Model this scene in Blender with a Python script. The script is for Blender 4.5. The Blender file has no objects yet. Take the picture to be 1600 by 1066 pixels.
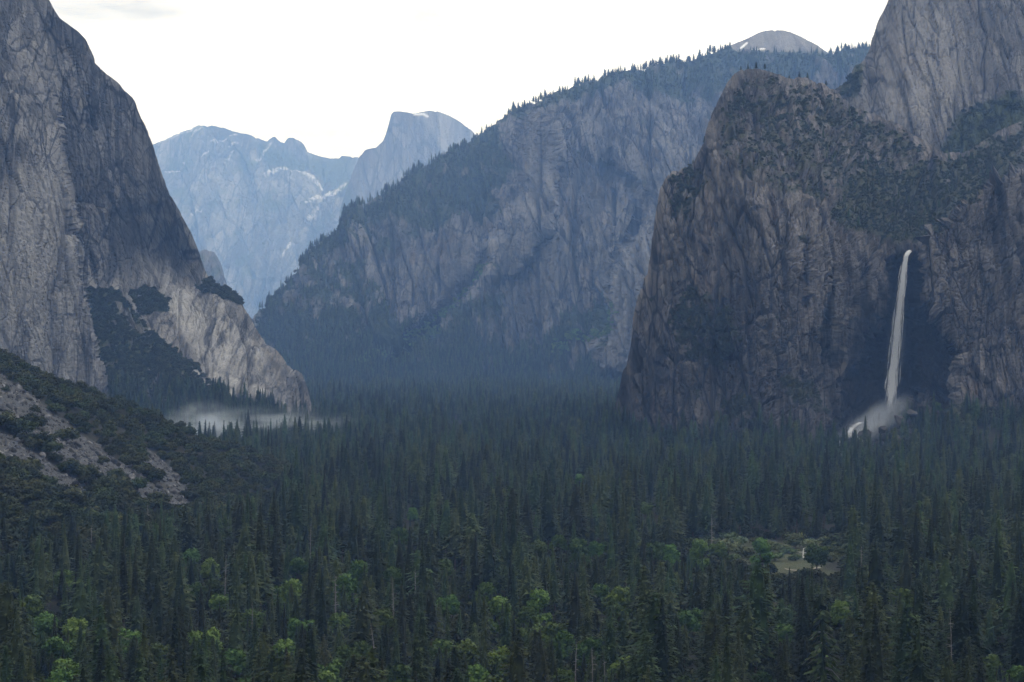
import bpy, math, random
import numpy as np

# ------------------------------------------------------------------ camera, world, sun, exposure
sc = bpy.context.scene
C = sc.collection
F = 3350.0            # focal length in photo pixels (1600 wide)
HX, HY = 800.0, 520.0 # principal column and horizon row
CZ = 140.0            # eye height above the valley floor, metres

cam_d = bpy.data.cameras.new('camera')
cam_d.sensor_width = 36.0
cam_d.lens = 36.0 * F / 1600.0
cam_d.shift_y = -(533.0 - HY) / 1600.0
cam_d.clip_start = 0.5
cam_d.clip_end = 60000.0
cam = bpy.data.objects.new('camera', cam_d)
cam.location = (0, 0, CZ)
cam.rotation_euler = (math.pi / 2, 0, 0)
C.objects.link(cam)
sc.camera = cam

SUN_EL, SUN_AZ = math.radians(52), math.radians(62)   # azimuth clockwise from +Y (view direction)
world = bpy.data.worlds.new('World')
sc.world = world
world.use_nodes = True
wn, wl = world.node_tree.nodes, world.node_tree.links
wn.clear()
w_out = wn.new('ShaderNodeOutputWorld')
w_bg = wn.new('ShaderNodeBackground')
w_sky = wn.new('ShaderNodeTexSky')
w_sky.sky_type = 'NISHITA'
w_sky.sun_disc = False
w_sky.sun_elevation = SUN_EL
w_sky.sun_rotation = SUN_AZ
w_tc = wn.new('ShaderNodeTexCoord')
w_map = wn.new('ShaderNodeMapping')
w_map.inputs['Scale'].default_value = (5.0, 5.0, 26.0)
w_noi = wn.new('ShaderNodeTexNoise')
w_noi.inputs['Scale'].default_value = 1.6
w_noi.inputs['Detail'].default_value = 6
w_noi.inputs['Roughness'].default_value = 0.55
w_ramp = wn.new('ShaderNodeValToRGB')
w_ramp.color_ramp.elements[0].position = 0.30
w_ramp.color_ramp.elements[0].color = (6.9, 7.0, 7.2, 1)
w_ramp.color_ramp.elements[1].position = 0.45
w_ramp.color_ramp.elements[1].color = (10.9, 11.0, 11.3, 1)
w_mix = wn.new('ShaderNodeMix')
w_mix.data_type = 'RGBA'
w_mix.inputs['Factor'].default_value = 0.9
w_bg.inputs['Strength'].default_value = 0.13
wl.new(w_tc.outputs['Generated'], w_map.inputs['Vector'])
wl.new(w_map.outputs['Vector'], w_noi.inputs['Vector'])
wl.new(w_noi.outputs['Fac'], w_ramp.inputs['Fac'])
wl.new(w_sky.outputs['Color'], w_mix.inputs['A'])
wl.new(w_ramp.outputs['Color'], w_mix.inputs['B'])
wl.new(w_mix.outputs['Result'], w_bg.inputs['Color'])
wl.new(w_bg.outputs['Background'], w_out.inputs['Surface'])

sun_d = bpy.data.lights.new('sun', 'SUN')
sun_d.energy = 1.2
sun_d.angle = math.radians(11)
sun_d.color = (1.0, 0.98, 0.95)
sun = bpy.data.objects.new('sun', sun_d)
sun.rotation_euler = (math.pi / 2 - SUN_EL, 0, math.pi - SUN_AZ)
C.objects.link(sun)

sc.view_settings.view_transform = 'Standard'
sc.view_settings.look = 'None'
sc.view_settings.gamma = 1.0
sc.view_settings.use_curve_mapping = False
sc.view_settings.exposure = 0.0
sc.render.engine = 'CYCLES'
cy = sc.cycles
cy.max_bounces = 4
cy.diffuse_bounces = 3
cy.glossy_bounces = 1
cy.transmission_bounces = 1
cy.volume_bounces = 1
cy.transparent_max_bounces = 4
cy.caustics_reflective = False
cy.caustics_refractive = False
cy.use_adaptive_sampling = True
cy.adaptive_threshold = 0.02
cy.volume_step_rate = 2.0
cy.volume_max_steps = 128
try:
    cy.use_denoising = True
    cy.denoiser = 'OPENIMAGEDENOISE'
except Exception:
    cy.use_denoising = False

# ------------------------------------------------------------------ numpy helpers
RNG = np.random.default_rng(7)

def hash3(i, j, k, seed):
    h = (i.astype(np.uint32) * np.uint32(374761393) + j.astype(np.uint32) * np.uint32(668265263)
         + k.astype(np.uint32) * np.uint32(2147483647 - 98) + np.uint32((seed * 974711 + 13) & 0xffffffff))
    h = (h ^ (h >> np.uint32(13))) * np.uint32(1274126177)
    h = (h ^ (h >> np.uint32(16))) * np.uint32(2246822519)
    return h ^ (h >> np.uint32(15))

_G = np.random.default_rng(3).normal(size=(256, 3)).astype(np.float32)
_G /= np.linalg.norm(_G, axis=1)[:, None]

def perlin(p, seed=0):
    p = np.asarray(p, dtype=np.float32)
    i = np.floor(p).astype(np.int64)
    f = p - i
    w = f * f * f * (f * (f * 6 - 15) + 10)
    out = 0
    for dx in (0, 1):
        wx = w[:, 0] if dx else 1 - w[:, 0]
        for dy in (0, 1):
            wy = w[:, 1] if dy else 1 - w[:, 1]
            for dz in (0, 1):
                wz = w[:, 2] if dz else 1 - w[:, 2]
                g = _G[hash3(i[:, 0] + dx, i[:, 1] + dy, i[:, 2] + dz, seed) & np.uint32(255)]
                d = g[:, 0] * (f[:, 0] - dx) + g[:, 1] * (f[:, 1] - dy) + g[:, 2] * (f[:, 2] - dz)
                out = out + wx * wy * wz * d
    return out * 1.5

def fbm(p, octaves=4, gain=0.5, seed=0, ridged=False):
    a, s, n = 1.0, 0.0, 0.0
    q = np.asarray(p, dtype=np.float32)
    for o in range(octaves):
        v = perlin(q, seed + o)
        if ridged:
            v = 1 - 2 * np.abs(v)
        s = s + a * v
        n += a
        a *= gain
        q = q * 2.03 + 17.3
    return s / n

def facets(u, w, seed):
    """2-D cellular pattern of tilted slabs: height of the slab's plane (-1..1) and distance to its edge"""
    i, j = np.floor(u).astype(np.int64), np.floor(w).astype(np.int64)
    f1 = np.full(u.shape, 9.0, np.float32); f2 = f1.copy(); pl = np.zeros(u.shape, np.float32)
    for a in (-1, 0, 1):
        for b in (-1, 0, 1):
            h = hash3(i + a, j + b, 0 * i, seed)
            du = u - (i + a + (h & np.uint32(255)) / 255.0); dw = w - (j + b + ((h >> np.uint32(8)) & np.uint32(255)) / 255.0)
            d = np.maximum(np.abs(du) * 1.15, np.abs(dw) * 0.75 + np.abs(du) * 0.35).astype(np.float32)
            v = ((h >> np.uint32(16)) & np.uint32(255)) / 255.0; g = ((h >> np.uint32(24)) & np.uint32(255)) / 255.0
            nearer = d < f1
            f2 = np.where(nearer, f1, np.minimum(f2, d)); pl = np.where(nearer, (v - .5) * 1.2 + (g - .5) * 2.4 * du + (v * 7.7 % 1 - .35) * 1.1 * dw, pl); f1 = np.where(nearer, d, f1)
    return pl, f2 - f1

def sstep(a, b, x):
    t = np.clip((x - a) / (b - a), 0, 1)
    return t * t * (3 - 2 * t)

def poly_mask(px, py, poly, soft):
    """1 inside the polygon, 0 outside, blended over +-soft pixels"""
    P = np.array(poly, dtype=np.float32)
    Q = np.roll(P, -1, axis=0)
    inside = np.zeros(px.shape, bool)
    dist = np.full(px.shape, 1e9, np.float32)
    for (x0, y0), (x1, y1) in zip(P, Q):
        cond = ((y0 > py) != (y1 > py))
        with np.errstate(divide='ignore', invalid='ignore'):
            xi = (x1 - x0) * (py - y0) / (y1 - y0 if y1 != y0 else 1e-6) + x0
        inside ^= cond & (px < xi)
        dx, dy = x1 - x0, y1 - y0
        t = np.clip(((px - x0) * dx + (py - y0) * dy) / (dx * dx + dy * dy + 1e-9), 0, 1)
        dist = np.minimum(dist, np.hypot(px - x0 - t * dx, py - y0 - t * dy))
    sd = np.where(inside, dist, -dist)
    return sstep(-soft, soft, sd)

def line_mask(px, py, pts, width, soft):
    P = np.array(pts, dtype=np.float32)
    dist = np.full(px.shape, 1e9, np.float32)
    for (x0, y0), (x1, y1) in zip(P[:-1], P[1:]):
        dx, dy = x1 - x0, y1 - y0
        t = np.clip(((px - x0) * dx + (py - y0) * dy) / (dx * dx + dy * dy + 1e-9), 0, 1)
        dist = np.minimum(dist, np.hypot(px - x0 - t * dx, py - y0 - t * dy))
    return 1 - sstep(width - soft, width + soft, dist)

class TPS:
    """thin-plate interpolation of depth over control points (column, row, depth)"""
    def __init__(self, pts, s=100.0):
        P = np.array(pts, dtype=np.float64)
        self.c, self.s = P[:, :2] / s, s
        n = len(P)
        r = np.linalg.norm(self.c[:, None] - self.c[None], axis=2)
        K = np.where(r > 0, r * r * np.log(r + 1e-12), 0) + 0.01 * np.eye(n)
        A = np.zeros((n + 3, n + 3))
        A[:n, :n] = K
        A[:n, n] = 1; A[:n, n + 1:] = self.c
        A[n, :n] = 1; A[n + 1:, :n] = self.c.T
        self.w = np.linalg.solve(A, np.concatenate([P[:, 2], [0, 0, 0]]))
    def __call__(self, px, py):
        x, y = px / self.s, py / self.s
        out = self.w[-3] + self.w[-2] * x + self.w[-1] * y
        for (cx, cy_), w in zip(self.c, self.w[:-3]):
            r2 = (x - cx) ** 2 + (y - cy_) ** 2
            out = out + w * 0.5 * r2 * np.log(r2 + 1e-12)
        return out

def world_of(px, py, d):
    return np.stack([(px - HX) / F * d, d + 0 * px, CZ - (py - HY) / F * d], axis=-1)

def at(px, py, d):
    return ((px - HX) / F * d, d, CZ - (py - HY) / F * d)

def project(x, y, z):
    return HX + x / y * F, HY - (z - CZ) / y * F

def mesh_from(name, verts, faces, mat, attrs=None, smooth=False):
    """faces: (n,4) or (n,3) int array"""
    me = bpy.data.meshes.new(name)
    verts = np.asarray(verts, np.float32); faces = np.asarray(faces, np.int32)
    n, k = faces.shape
    me.vertices.add(len(verts)); me.vertices.foreach_set('co', verts.ravel())
    me.loops.add(n * k); me.loops.foreach_set('vertex_index', faces.ravel())
    me.polygons.add(n)
    me.polygons.foreach_set('loop_start', np.arange(0, n * k, k, dtype=np.int32))
    me.polygons.foreach_set('loop_total', np.full(n, k, np.int32))
    me.update(calc_edges=True)
    me.polygons.foreach_set('use_smooth', np.full(n, smooth, bool))
    for key, val in (attrs or {}).items():
        a = me.attributes.new(key, 'FLOAT', 'POINT')
        a.data.foreach_set('value', np.asarray(val, np.float32).ravel())
    if mat is not None:
        me.materials.append(mat)
    return me

def link(name, me, parent=None):
    o = bpy.data.objects.new(name, me)
    C.objects.link(o)
    if parent is not None:
        o.parent = parent
    return o

def tag(o, label=None, cat=None, group=None, kind=None):
    if label: o['label'] = label
    if cat: o['category'] = cat
    if group: o['group'] = group
    if kind: o['kind'] = kind
    return o

# ------------------------------------------------------------------ materials
def nodes_of(name):
    m = bpy.data.materials.new(name)
    m.use_nodes = True
    nt = m.node_tree
    b = nt.nodes['Principled BSDF']
    b.inputs['Roughness'].default_value = 0.9
    b.inputs['Specular IOR Level'].default_value = 0.15
    return m, nt, b

def N(nt, kind, **kw):
    n = nt.nodes.new(kind)
    for k, v in kw.items():
        if k in n.inputs: n.inputs[k].default_value = v
        else: setattr(n, k, v)
    return n

def mixc(nt, fac, a, b, blend='MIX'):
    n = nt.nodes.new('ShaderNodeMix'); n.data_type = 'RGBA'; n.blend_type = blend
    for key, v in (('Factor', fac), ('A', a), ('B', b)):
        if hasattr(v, 'is_output'): nt.links.new(v, n.inputs[key])
        elif key == 'Factor': n.inputs[key].default_value = v
        else: n.inputs[key].default_value = (*v, 1)
    return n.outputs['Result']

def ramp(nt, src, p0, p1, c0=0.0, c1=1.0):
    n = nt.nodes.new('ShaderNodeMapRange')
    n.interpolation_type = 'SMOOTHSTEP'
    n.inputs['From Min'].default_value = p0; n.inputs['From Max'].default_value = p1
    n.inputs['To Min'].default_value = c0; n.inputs['To Max'].default_value = c1
    nt.links.new(src, n.inputs['Value'])
    return n.outputs['Result']

def mul(nt, a, b):
    n = nt.nodes.new('ShaderNodeMath'); n.operation = 'MULTIPLY'
    for i, v in enumerate((a, b)):
        if hasattr(v, 'is_output'): nt.links.new(v, n.inputs[i])
        else: n.inputs[i].default_value = v
    return n.outputs[0]

def noise(nt, scale_xyz, scale=1.0, detail=5, rough=0.6, dist=0.0, rot=(0, 0, 0)):
    tc = N(nt, 'ShaderNodeTexCoord'); mp = N(nt, 'ShaderNodeMapping')
    mp.inputs['Scale'].default_value = scale_xyz
    mp.inputs['Rotation'].default_value = rot
    no = N(nt, 'ShaderNodeTexNoise')
    no.inputs['Scale'].default_value = scale; no.inputs['Detail'].default_value = detail
    no.inputs['Roughness'].default_value = rough; no.inputs['Distortion'].default_value = dist
    nt.links.new(tc.outputs['Object'], mp.inputs['Vector']); nt.links.new(mp.outputs['Vector'], no.inputs['Vector'])
    return no.outputs['Fac']

def slabs(nt, scale_xyz, rot=0.0, wobble=0.25, feature='DISTANCE_TO_EDGE'):
    """jointed slabs: distance to the nearest joint, or one random tone per slab"""
    tc = N(nt, 'ShaderNodeTexCoord'); mp = N(nt, 'ShaderNodeMapping')
    mp.inputs['Scale'].default_value = scale_xyz; mp.inputs['Rotation'].default_value = (0, rot, 0)
    nt.links.new(tc.outputs['Object'], mp.inputs['Vector'])
    no = N(nt, 'ShaderNodeTexNoise'); no.inputs['Scale'].default_value = 1.3; no.inputs['Detail'].default_value = 3
    nt.links.new(mp.outputs['Vector'], no.inputs['Vector'])
    ad = N(nt, 'ShaderNodeVectorMath'); ad.operation = 'MULTIPLY_ADD'
    nt.links.new(no.outputs['Color'], ad.inputs[0]); ad.inputs[1].default_value = (wobble,) * 3
    nt.links.new(mp.outputs['Vector'], ad.inputs[2])
    vo = N(nt, 'ShaderNodeTexVoronoi'); vo.feature = feature
    vo.inputs['Scale'].default_value = 1.0
    nt.links.new(ad.outputs['Vector'], vo.inputs['Vector'])
    if feature == 'F1':
        sp = N(nt, 'ShaderNodeSeparateColor'); nt.links.new(vo.outputs['Color'], sp.inputs[0])
        return sp.outputs[0]
    return vo.outputs['Distance']

def attr(nt, name):
    n = N(nt, 'ShaderNodeAttribute'); n.attribute_name = name
    return n.outputs['Fac']

def rock_material(name, unit, base=(0.2, 0.195, 0.19), pale=(0.42, 0.41, 0.4), dark=(0.085, 0.085, 0.088),
                  warm=(0.25, 0.185, 0.14), soil=(0.035, 0.045, 0.022), streak=0.75, warm_amt=0.35):
    """granite: unit is the size in metres of the main stain pattern"""
    m, nt, b = nodes_of(name)
    k = 1.0 / unit
    blotch = noise(nt, (k, k * 0.5, k * 0.5), 1.0, 7, 0.65, 0.1)
    streaks = noise(nt, (k * 5, k * 0.4, k * 0.30), 1.0, 6, 0.66, 0.05)
    thin = noise(nt, (k * 17, k * 1.0, k * 0.8), 1.0, 4, 0.6, 0.0)
    fine = noise(nt, (k * 14, k * 14, k * 9), 1.0, 6, 0.75, 0.0)
    diag = noise(nt, (k * 9, k * 0.9, k * 1.1), 1.0, 4, 0.6, 0.0, (0, math.radians(26), 0))
    warmn = noise(nt, (k * 2.6, k * 0.6, k * 0.6), 1.0, 5, 0.65, 0.0)
    col = mixc(nt, ramp(nt, blotch, 0.42, 0.62), tuple(0.78 * x for x in base), tuple(0.55 * x + 0.45 * y for x, y in zip(base, pale)))
    col = mixc(nt, mul(nt, ramp(nt, warmn, 0.50, 0.66), warm_amt), col, warm)
    col = mixc(nt, mul(nt, ramp(nt, streaks, 0.50, 0.64), streak), col, dark)
    col = mixc(nt, mul(nt, ramp(nt, thin, 0.52, 0.64), streak * 0.55), col, dark)
    col = mixc(nt, mul(nt, ramp(nt, thin, 0.46, 0.36), 0.35), col, pale)
    col = mixc(nt, mul(nt, ramp(nt, diag, 0.59, 0.68), 0.5), col, dark)
    big_s, small_s = (k * 3.6, k * 0.5, k * 0.85), (k * 9, k * 1.0, k * 2.4)
    col = mixc(nt, ramp(nt, slabs(nt, big_s, 0.12, 0.3, 'F1'), 0.45, 1.0, 0, 0.42), col, pale)
    col = mixc(nt, ramp(nt, slabs(nt, small_s, 0.3, 0.3, 'F1'), 0.4, 1.0, 0, 0.5), col, dark)
    broken = ramp(nt, blotch, 0.38, 0.56)
    col = mixc(nt, mul(nt, broken, ramp(nt, slabs(nt, big_s, 0.12, 0.3), 0.045, 0.012, 0, 0.85)), col, dark)
    col = mixc(nt, mul(nt, broken, ramp(nt, slabs(nt, small_s, 0.3, 0.3), 0.06, 0.015, 0, 0.7)), col, dark)
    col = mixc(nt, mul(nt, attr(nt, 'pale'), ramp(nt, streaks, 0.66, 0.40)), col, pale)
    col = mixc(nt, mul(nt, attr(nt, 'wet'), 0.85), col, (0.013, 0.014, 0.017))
    col = mixc(nt, ramp(nt, fine, 0.30, 0.72, 0.0, 0.55), col, mixc(nt, 0.5, col, dark))
    col = mixc(nt, attr(nt, 'veg'), col, mixc(nt, ramp(nt, fine, 0.4, 0.65), soil, tuple(1.9 * x for x in soil)))
    col = mixc(nt, attr(nt, 'snow'), col, (0.8, 0.82, 0.85))
    nt.links.new(col, b.inputs['Base Color'])
    bump = N(nt, 'ShaderNodeBump')
    bump.inputs['Strength'].default_value = 0.9
    bump.inputs['Distance'].default_value = unit * 0.03
    add = N(nt, 'ShaderNodeMath', operation='ADD')
    nt.links.new(fine, add.inputs[0]); nt.links.new(thin, add.inputs[1])
    nt.links.new(add.outputs[0], bump.inputs['Height'])
    nt.links.new(bump.outputs['Normal'], b.inputs['Normal'])
    return m

def plain(name, c1, c2, scale, rough=0.9, var=0.0, hue=(0.465, 0.525)):
    """two-tone noise colour, with a per-object random brightness of +-var"""
    m, nt, b = nodes_of(name)
    b.inputs['Roughness'].default_value = rough
    col = mixc(nt, ramp(nt, noise(nt, (scale,) * 3, 1.0, 5, 0.6), 0.35, 0.68), c1, c2)
    if var:
        oi = N(nt, 'ShaderNodeObjectInfo')
        col = mixc(nt, 1.0, col, (1, 1, 1), 'MULTIPLY')
        hsv = N(nt, 'ShaderNodeHueSaturation')
        nt.links.new(col, hsv.inputs['Color'])
        nt.links.new(ramp(nt, oi.outputs['Random'], 0, 1, 1 - var, 1 + var), hsv.inputs['Value'])
        frac = N(nt, 'ShaderNodeMath', operation='FRACT')
        nt.links.new(mul(nt, oi.outputs['Random'], 7.31), frac.inputs[0])
        nt.links.new(ramp(nt, frac.outputs[0], 0, 1, *hue), hsv.inputs['Hue'])
        col = hsv.outputs['Color']
    nt.links.new(col, b.inputs['Base Color'])
    return m

M = {}
M['needles'] = plain('needles', (0.016, 0.028, 0.010), (0.045, 0.067, 0.023), 0.25, 0.8, 0.55)
M['needles_far'] = plain('needles_far', (0.020, 0.034, 0.013), (0.052, 0.074, 0.028), 0.25, 0.8, 0.55)
M['needles_olive'] = plain('needles_olive', (0.032, 0.042, 0.017), (0.058, 0.07, 0.028), 0.5, 0.8, 0.3)
M['bark'] = plain('bark', (0.07, 0.055, 0.045), (0.12, 0.1, 0.085), 1.5)
M['deadwood'] = plain('deadwood', (0.15, 0.14, 0.13), (0.26, 0.25, 0.24), 1.2)
M['pale_limb'] = plain('pale_limb', (0.22, 0.21, 0.2), (0.36, 0.35, 0.33), 1.2)
M['leaves'] = plain('leaves', (0.055, 0.10, 0.016), (0.11, 0.165, 0.035), 0.6, 0.7, 0.42, (0.485, 0.525))
M['oak'] = plain('oak', (0.024, 0.034, 0.011), (0.052, 0.062, 0.021), 0.5, 0.8, 0.38)
M['brush'] = plain('brush', (0.026, 0.036, 0.017), (0.048, 0.058, 0.026), 0.4, 0.85, 0.35)
M['sage'] = plain('sage', (0.06, 0.085, 0.035), (0.115, 0.14, 0.07), 0.8, 0.9, 0.4)
M['boulder'] = plain('boulder', (0.05, 0.05, 0.053), (0.16, 0.16, 0.165), 0.4, 0.9, 0.6)
M['dark_boulder'] = plain('dark_boulder', (0.05, 0.05, 0.052), (0.11, 0.108, 0.108), 0.3, 0.7, 0.3)
M['sand'] = plain('sand', (0.17, 0.155, 0.13), (0.26, 0.24, 0.205), 0.3)
# falling water
m, nt, b = nodes_of('white_water')
b.inputs['Base Color'].default_value = (0.9, 0.92, 0.94, 1); b.inputs['Roughness'].default_value = 0.6
M['water'] = m
M['cascade'] = plain('cascade_water', (0.4, 0.42, 0.45), (0.62, 0.64, 0.67), 0.5)
# valley floor
m, nt, b = nodes_of('valley_floor')
f1 = noise(nt, (0.05,) * 3, 1.0, 6, 0.65)
f2 = noise(nt, (0.6,) * 3, 1.0, 4, 0.7)
col = mixc(nt, ramp(nt, f1, 0.4, 0.62), (0.016, 0.018, 0.010), (0.030, 0.028, 0.017))
grass = mixc(nt, ramp(nt, f2, 0.4, 0.65), (0.038, 0.052, 0.02), (0.085, 0.082, 0.05))
col = mixc(nt, attr(nt, 'meadow'), col, grass)
scree = mixc(nt, ramp(nt, f2, 0.35, 0.65), (0.038, 0.040, 0.043), (0.095, 0.098, 0.103))
col = mixc(nt, attr(nt, 'scree'), col, scree)
nt.links.new(col, b.inputs['Base Color'])
bp = N(nt, 'ShaderNodeBump'); bp.inputs['Distance'].default_value = 1.2
nt.links.new(f2, bp.inputs['Height']); nt.links.new(bp.outputs['Normal'], b.inputs['Normal'])
M['ground'] = m

# ------------------------------------------------------------------ valley floor with the talus spur on the left
def ground_z(x, y):
    x = np.asarray(x, np.float64); y = np.asarray(y, np.float64)
    p = np.stack([x * 0.004, y * 0.004, 0 * x], -1).reshape(-1, 3)
    roll = perlin(p, 91).reshape(x.shape) * 3.0
    z = roll
    z = np.maximum(z, 138.0 - 0.35 * np.maximum(y - 6, 0) + 0 * x)           # the overlook's own hillside
    plane = 39 - 0.524 * (x + 298) + 0.0592 * (y - 1250)                     # talus spur
    nx, ny = -150.0, 213.0                                                     # away from the crest line
    L = math.hypot(nx, ny)
    crest = ((x + 406) * nx + (y - 1700) * ny) / L                             # >0 beyond the crest
    bumps = perlin(np.stack([x * 0.012, y * 0.012, 0 * x], -1).reshape(-1, 3), 5).reshape(x.shape) * 5
    spur = np.where(crest > 0, plane - 0.75 * crest, plane) + bumps
    near = 30 + (y - 800) * 0.1
    spur = np.where(y < 1250, np.minimum(spur, spur - (1250 - y) * 0.12), spur)
    k = 10.0
    h = np.clip(0.5 + 0.5 * (spur - z) / k, 0, 1)
    z = z * (1 - h) + spur * h + k * h * (1 - h) * 0.5
    # rising apron under the right-hand cliffs
    pxg = HX + x / np.maximum(y, 1) * F
    z = z + 42 * sstep(2080, 2400, y) * sstep(1390, 1500, pxg) * (y < 2900)
    z = z + 12 * sstep(2150, 2350, y) * sstep(960, 1050, pxg) * (y < 2900)
    return z

MEADOW = [(1120, 850), (1170, 842), (1250, 845), (1318, 866), (1318, 900), (1200, 900), (1140, 880)]
SCREE = [[(-80, 562), (0, 585), (60, 626), (130, 683), (215, 742), (310, 792), (285, 805), (190, 770), (110, 728), (30, 675), (-80, 625)],
         [(-80, 650), (0, 672), (60, 710), (120, 752), (160, 792), (125, 795), (50, 745), (-80, 695)],
         [(215, 690), (270, 735), (300, 775), (270, 770), (230, 735)]]

def build_ground():
    ys = np.concatenate([np.linspace(-250, 500, 60), np.linspace(508, 2600, 330), np.linspace(2625, 9000, 110)])
    us = np.linspace(-0.42, 0.42, 330)
    Y, U = np.meshgrid(ys, us, indexing='ij')
    X = U * (np.maximum(Y, 0) + 500)
    Z = ground_z(X, Y)
    px, py = project(X, np.maximum(Y, 1), Z)
    meadow = poly_mask(px + 60 * perlin(np.stack([X * .03, Y * .012, 0 * X], -1).reshape(-1, 3), 34).reshape(X.shape), py + 10 * perlin(np.stack([X * .05, Y * .02, 0 * X], -1).reshape(-1, 3), 35).reshape(X.shape), MEADOW, 9) * (Y > 1000) * (Y < 1700)
    wob = perlin(np.stack([X * 0.02, Y * 0.02, 0 * X], -1).reshape(-1, 3), 33).reshape(X.shape) * 14
    scree = sum(poly_mask(px + wob, py + wob * 0.5, s, 7) for s in SCREE) * (Y > 1000) * (Y < 2000)
    n, k = X.shape
    idx = np.arange(n * k).reshape(n, k)
    faces = np.stack([idx[:-1, :-1], idx[:-1, 1:], idx[1:, 1:], idx[1:, :-1]], -1).reshape(-1, 4)
    me = mesh_from('valley_floor', np.stack([X, Y, Z], -1).reshape(-1, 3), faces, M['ground'],
                   {'meadow': meadow, 'scree': np.clip(scree, 0, 1)}, True)
    tag(link('ground', me), 'forest floor of the valley with the talus spur rising at left', 'ground', kind='structure')
build_ground()

def build_unseen_hillside():
    """unseen valley sides and the slope behind the overlook, added to cut skylight"""
    path = [(-(0.335 * y + 190), y) for y in np.linspace(4200, -150, 50)]
    path += [(-140 * math.cos(a), -150 - 140 * math.sin(a)) for a in np.linspace(0.1, math.pi - 0.1, 16)]
    path += [((0.335 * y + 190), y) for y in np.linspace(-150, 4200, 50)]
    Pp = np.array(path)
    T = np.gradient(Pp, axis=0); T /= np.linalg.norm(T, axis=1)[:, None]
    Nn = np.stack([T[:, 1], -T[:, 0]], -1)            # outwards
    offs = np.array([-60, 0, 40, 90, 160, 250, 360, 500, 680, 900, 1200, 1600, 2200.0])
    X = Pp[:, 0][:, None] + Nn[:, 0][:, None] * offs
    Y = Pp[:, 1][:, None] + Nn[:, 1][:, None] * offs
    Z0 = ground_z(Pp[:, 0], Pp[:, 1])[:, None]
    Z0 = np.clip(Z0, 0, 138)
    rise = np.interp(offs, [-60, 0, 360, 900, 2200], [-40, -3, 300, 720, 980])[None]
    Z = Z0 + rise + perlin(np.stack([X * .004, Y * .004, 0 * X], -1).reshape(-1, 3), 55).reshape(X.shape) * 60 * sstep(0, 400, offs)[None]
    n, k = X.shape
    idx = np.arange(n * k).reshape(n, k)
    faces = np.stack([idx[:-1, :-1], idx[:-1, 1:], idx[1:, 1:], idx[1:, :-1]], -1).reshape(-1, 4)
    me = mesh_from('hillside', np.stack([X, Y, Z], -1).reshape(-1, 3), faces, M['ground'], {'meadow': 0 * Z, 'scree': 0 * Z}, True)
    tag(link('hillside', me), 'dark wooded mountainsides around the overlook, unseen, added to cut skylight', 'hillside', kind='structure')
build_unseen_hillside()

# ------------------------------------------------------------------ mountains
SHEETS = {}

def massif(name, skyline, bottom, depth, mat, step, disp, attrs, label, cat, back=(60, 200, 600, 1500), row_step=None):
    """A mountain: its front from the foot up to the skyline, then its far side.
    skyline: (column,row) points; depth(px,py) in metres; disp(P,px,py) metres along the normal."""
    S = np.array(skyline, float)
    px = np.arange(S[0, 0], S[-1, 0] + 0.1, step)
    top = np.interp(px, S[:, 0], S[:, 1])
    bot = np.interp(px, *np.array(bottom, float).T) if not np.isscalar(bottom) else np.full(px.shape, float(bottom))
    bot = np.maximum(bot, top + 4)
    nv = int((bot - top).max() / (row_step or step)) + 2
    v = np.linspace(0, 1, nv)
    PX = np.repeat(px[None], nv, 0)
    PY = bot[None] + (top - bot)[None] * v[:, None]
    D = depth(PX, PY)
    P = world_of(PX, PY, D)
    du = np.gradient(P, axis=1); dv = np.gradient(P, axis=0)
    nrm = np.cross(du, dv)
    nrm /= np.linalg.norm(nrm, axis=2)[..., None] + 1e-9
    nrm *= np.where((nrm[..., 1:2] > 0), -1, 1)
    h = disp(P.reshape(-1, 3), PX.ravel(), PY.ravel()).reshape(PX.shape)
    h = h * (0.35 + 0.65 * sstep(0, 30, PY - top[None]))          # the skyline keeps its drawn outline
    P = P + nrm * h[..., None]
    at_ = {k: f(PX, PY, P) for k, f in attrs.items()}
    for k in ('veg', 'pale', 'wet', 'snow'):
        at_.setdefault(k, np.zeros(PX.shape))
    SHEETS[name] = dict(P=P, px=PX, py=PY, nrm=nrm, **at_)
    rows = [P]
    T = P[-1]
    for b_ in back:
        R = T.copy()
        R[:, 0] *= (T[:, 1] + b_) / T[:, 1]
        R[:, 1] += b_
        R[:, 2] = T[:, 2] - 0.12 * b_ - 0.0002 * b_ * b_
        rows.append(R[None])
    A = np.concatenate(rows, 0)
    nr, nc = A.shape[:2]
    for k in at_:
        at_[k] = np.concatenate([at_[k]] + [at_[k][-1:]] * len(back), 0)
    idx = np.arange(nr * nc).reshape(nr, nc)
    faces = np.stack([idx[:-1, :-1], idx[:-1, 1:], idx[1:, 1:], idx[1:, :-1]], -1).reshape(-1, 4)
    me = mesh_from(name, A.reshape(-1, 3), faces, mat, at_, False)
    return tag(link(name, me), label, cat, kind='structure')

def nz(px, py, s, seed, oct=4):
    sh = px.shape
    return fbm(np.stack([px.ravel() / s, py.ravel() / s, 0 * px.ravel()], -1), oct, 0.55, seed).reshape(sh)

def vegmix(mask, px, py, s, seed, lean=0.5):
    n1 = nz(px + lean * py, py * 1.6, s, seed); n2 = nz(px, py, s * 0.35, seed + 7, 3)
    return sstep(0.40, 0.58, mask * 0.62 + 0.38 * n1 + 0.30 * n2)

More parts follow.
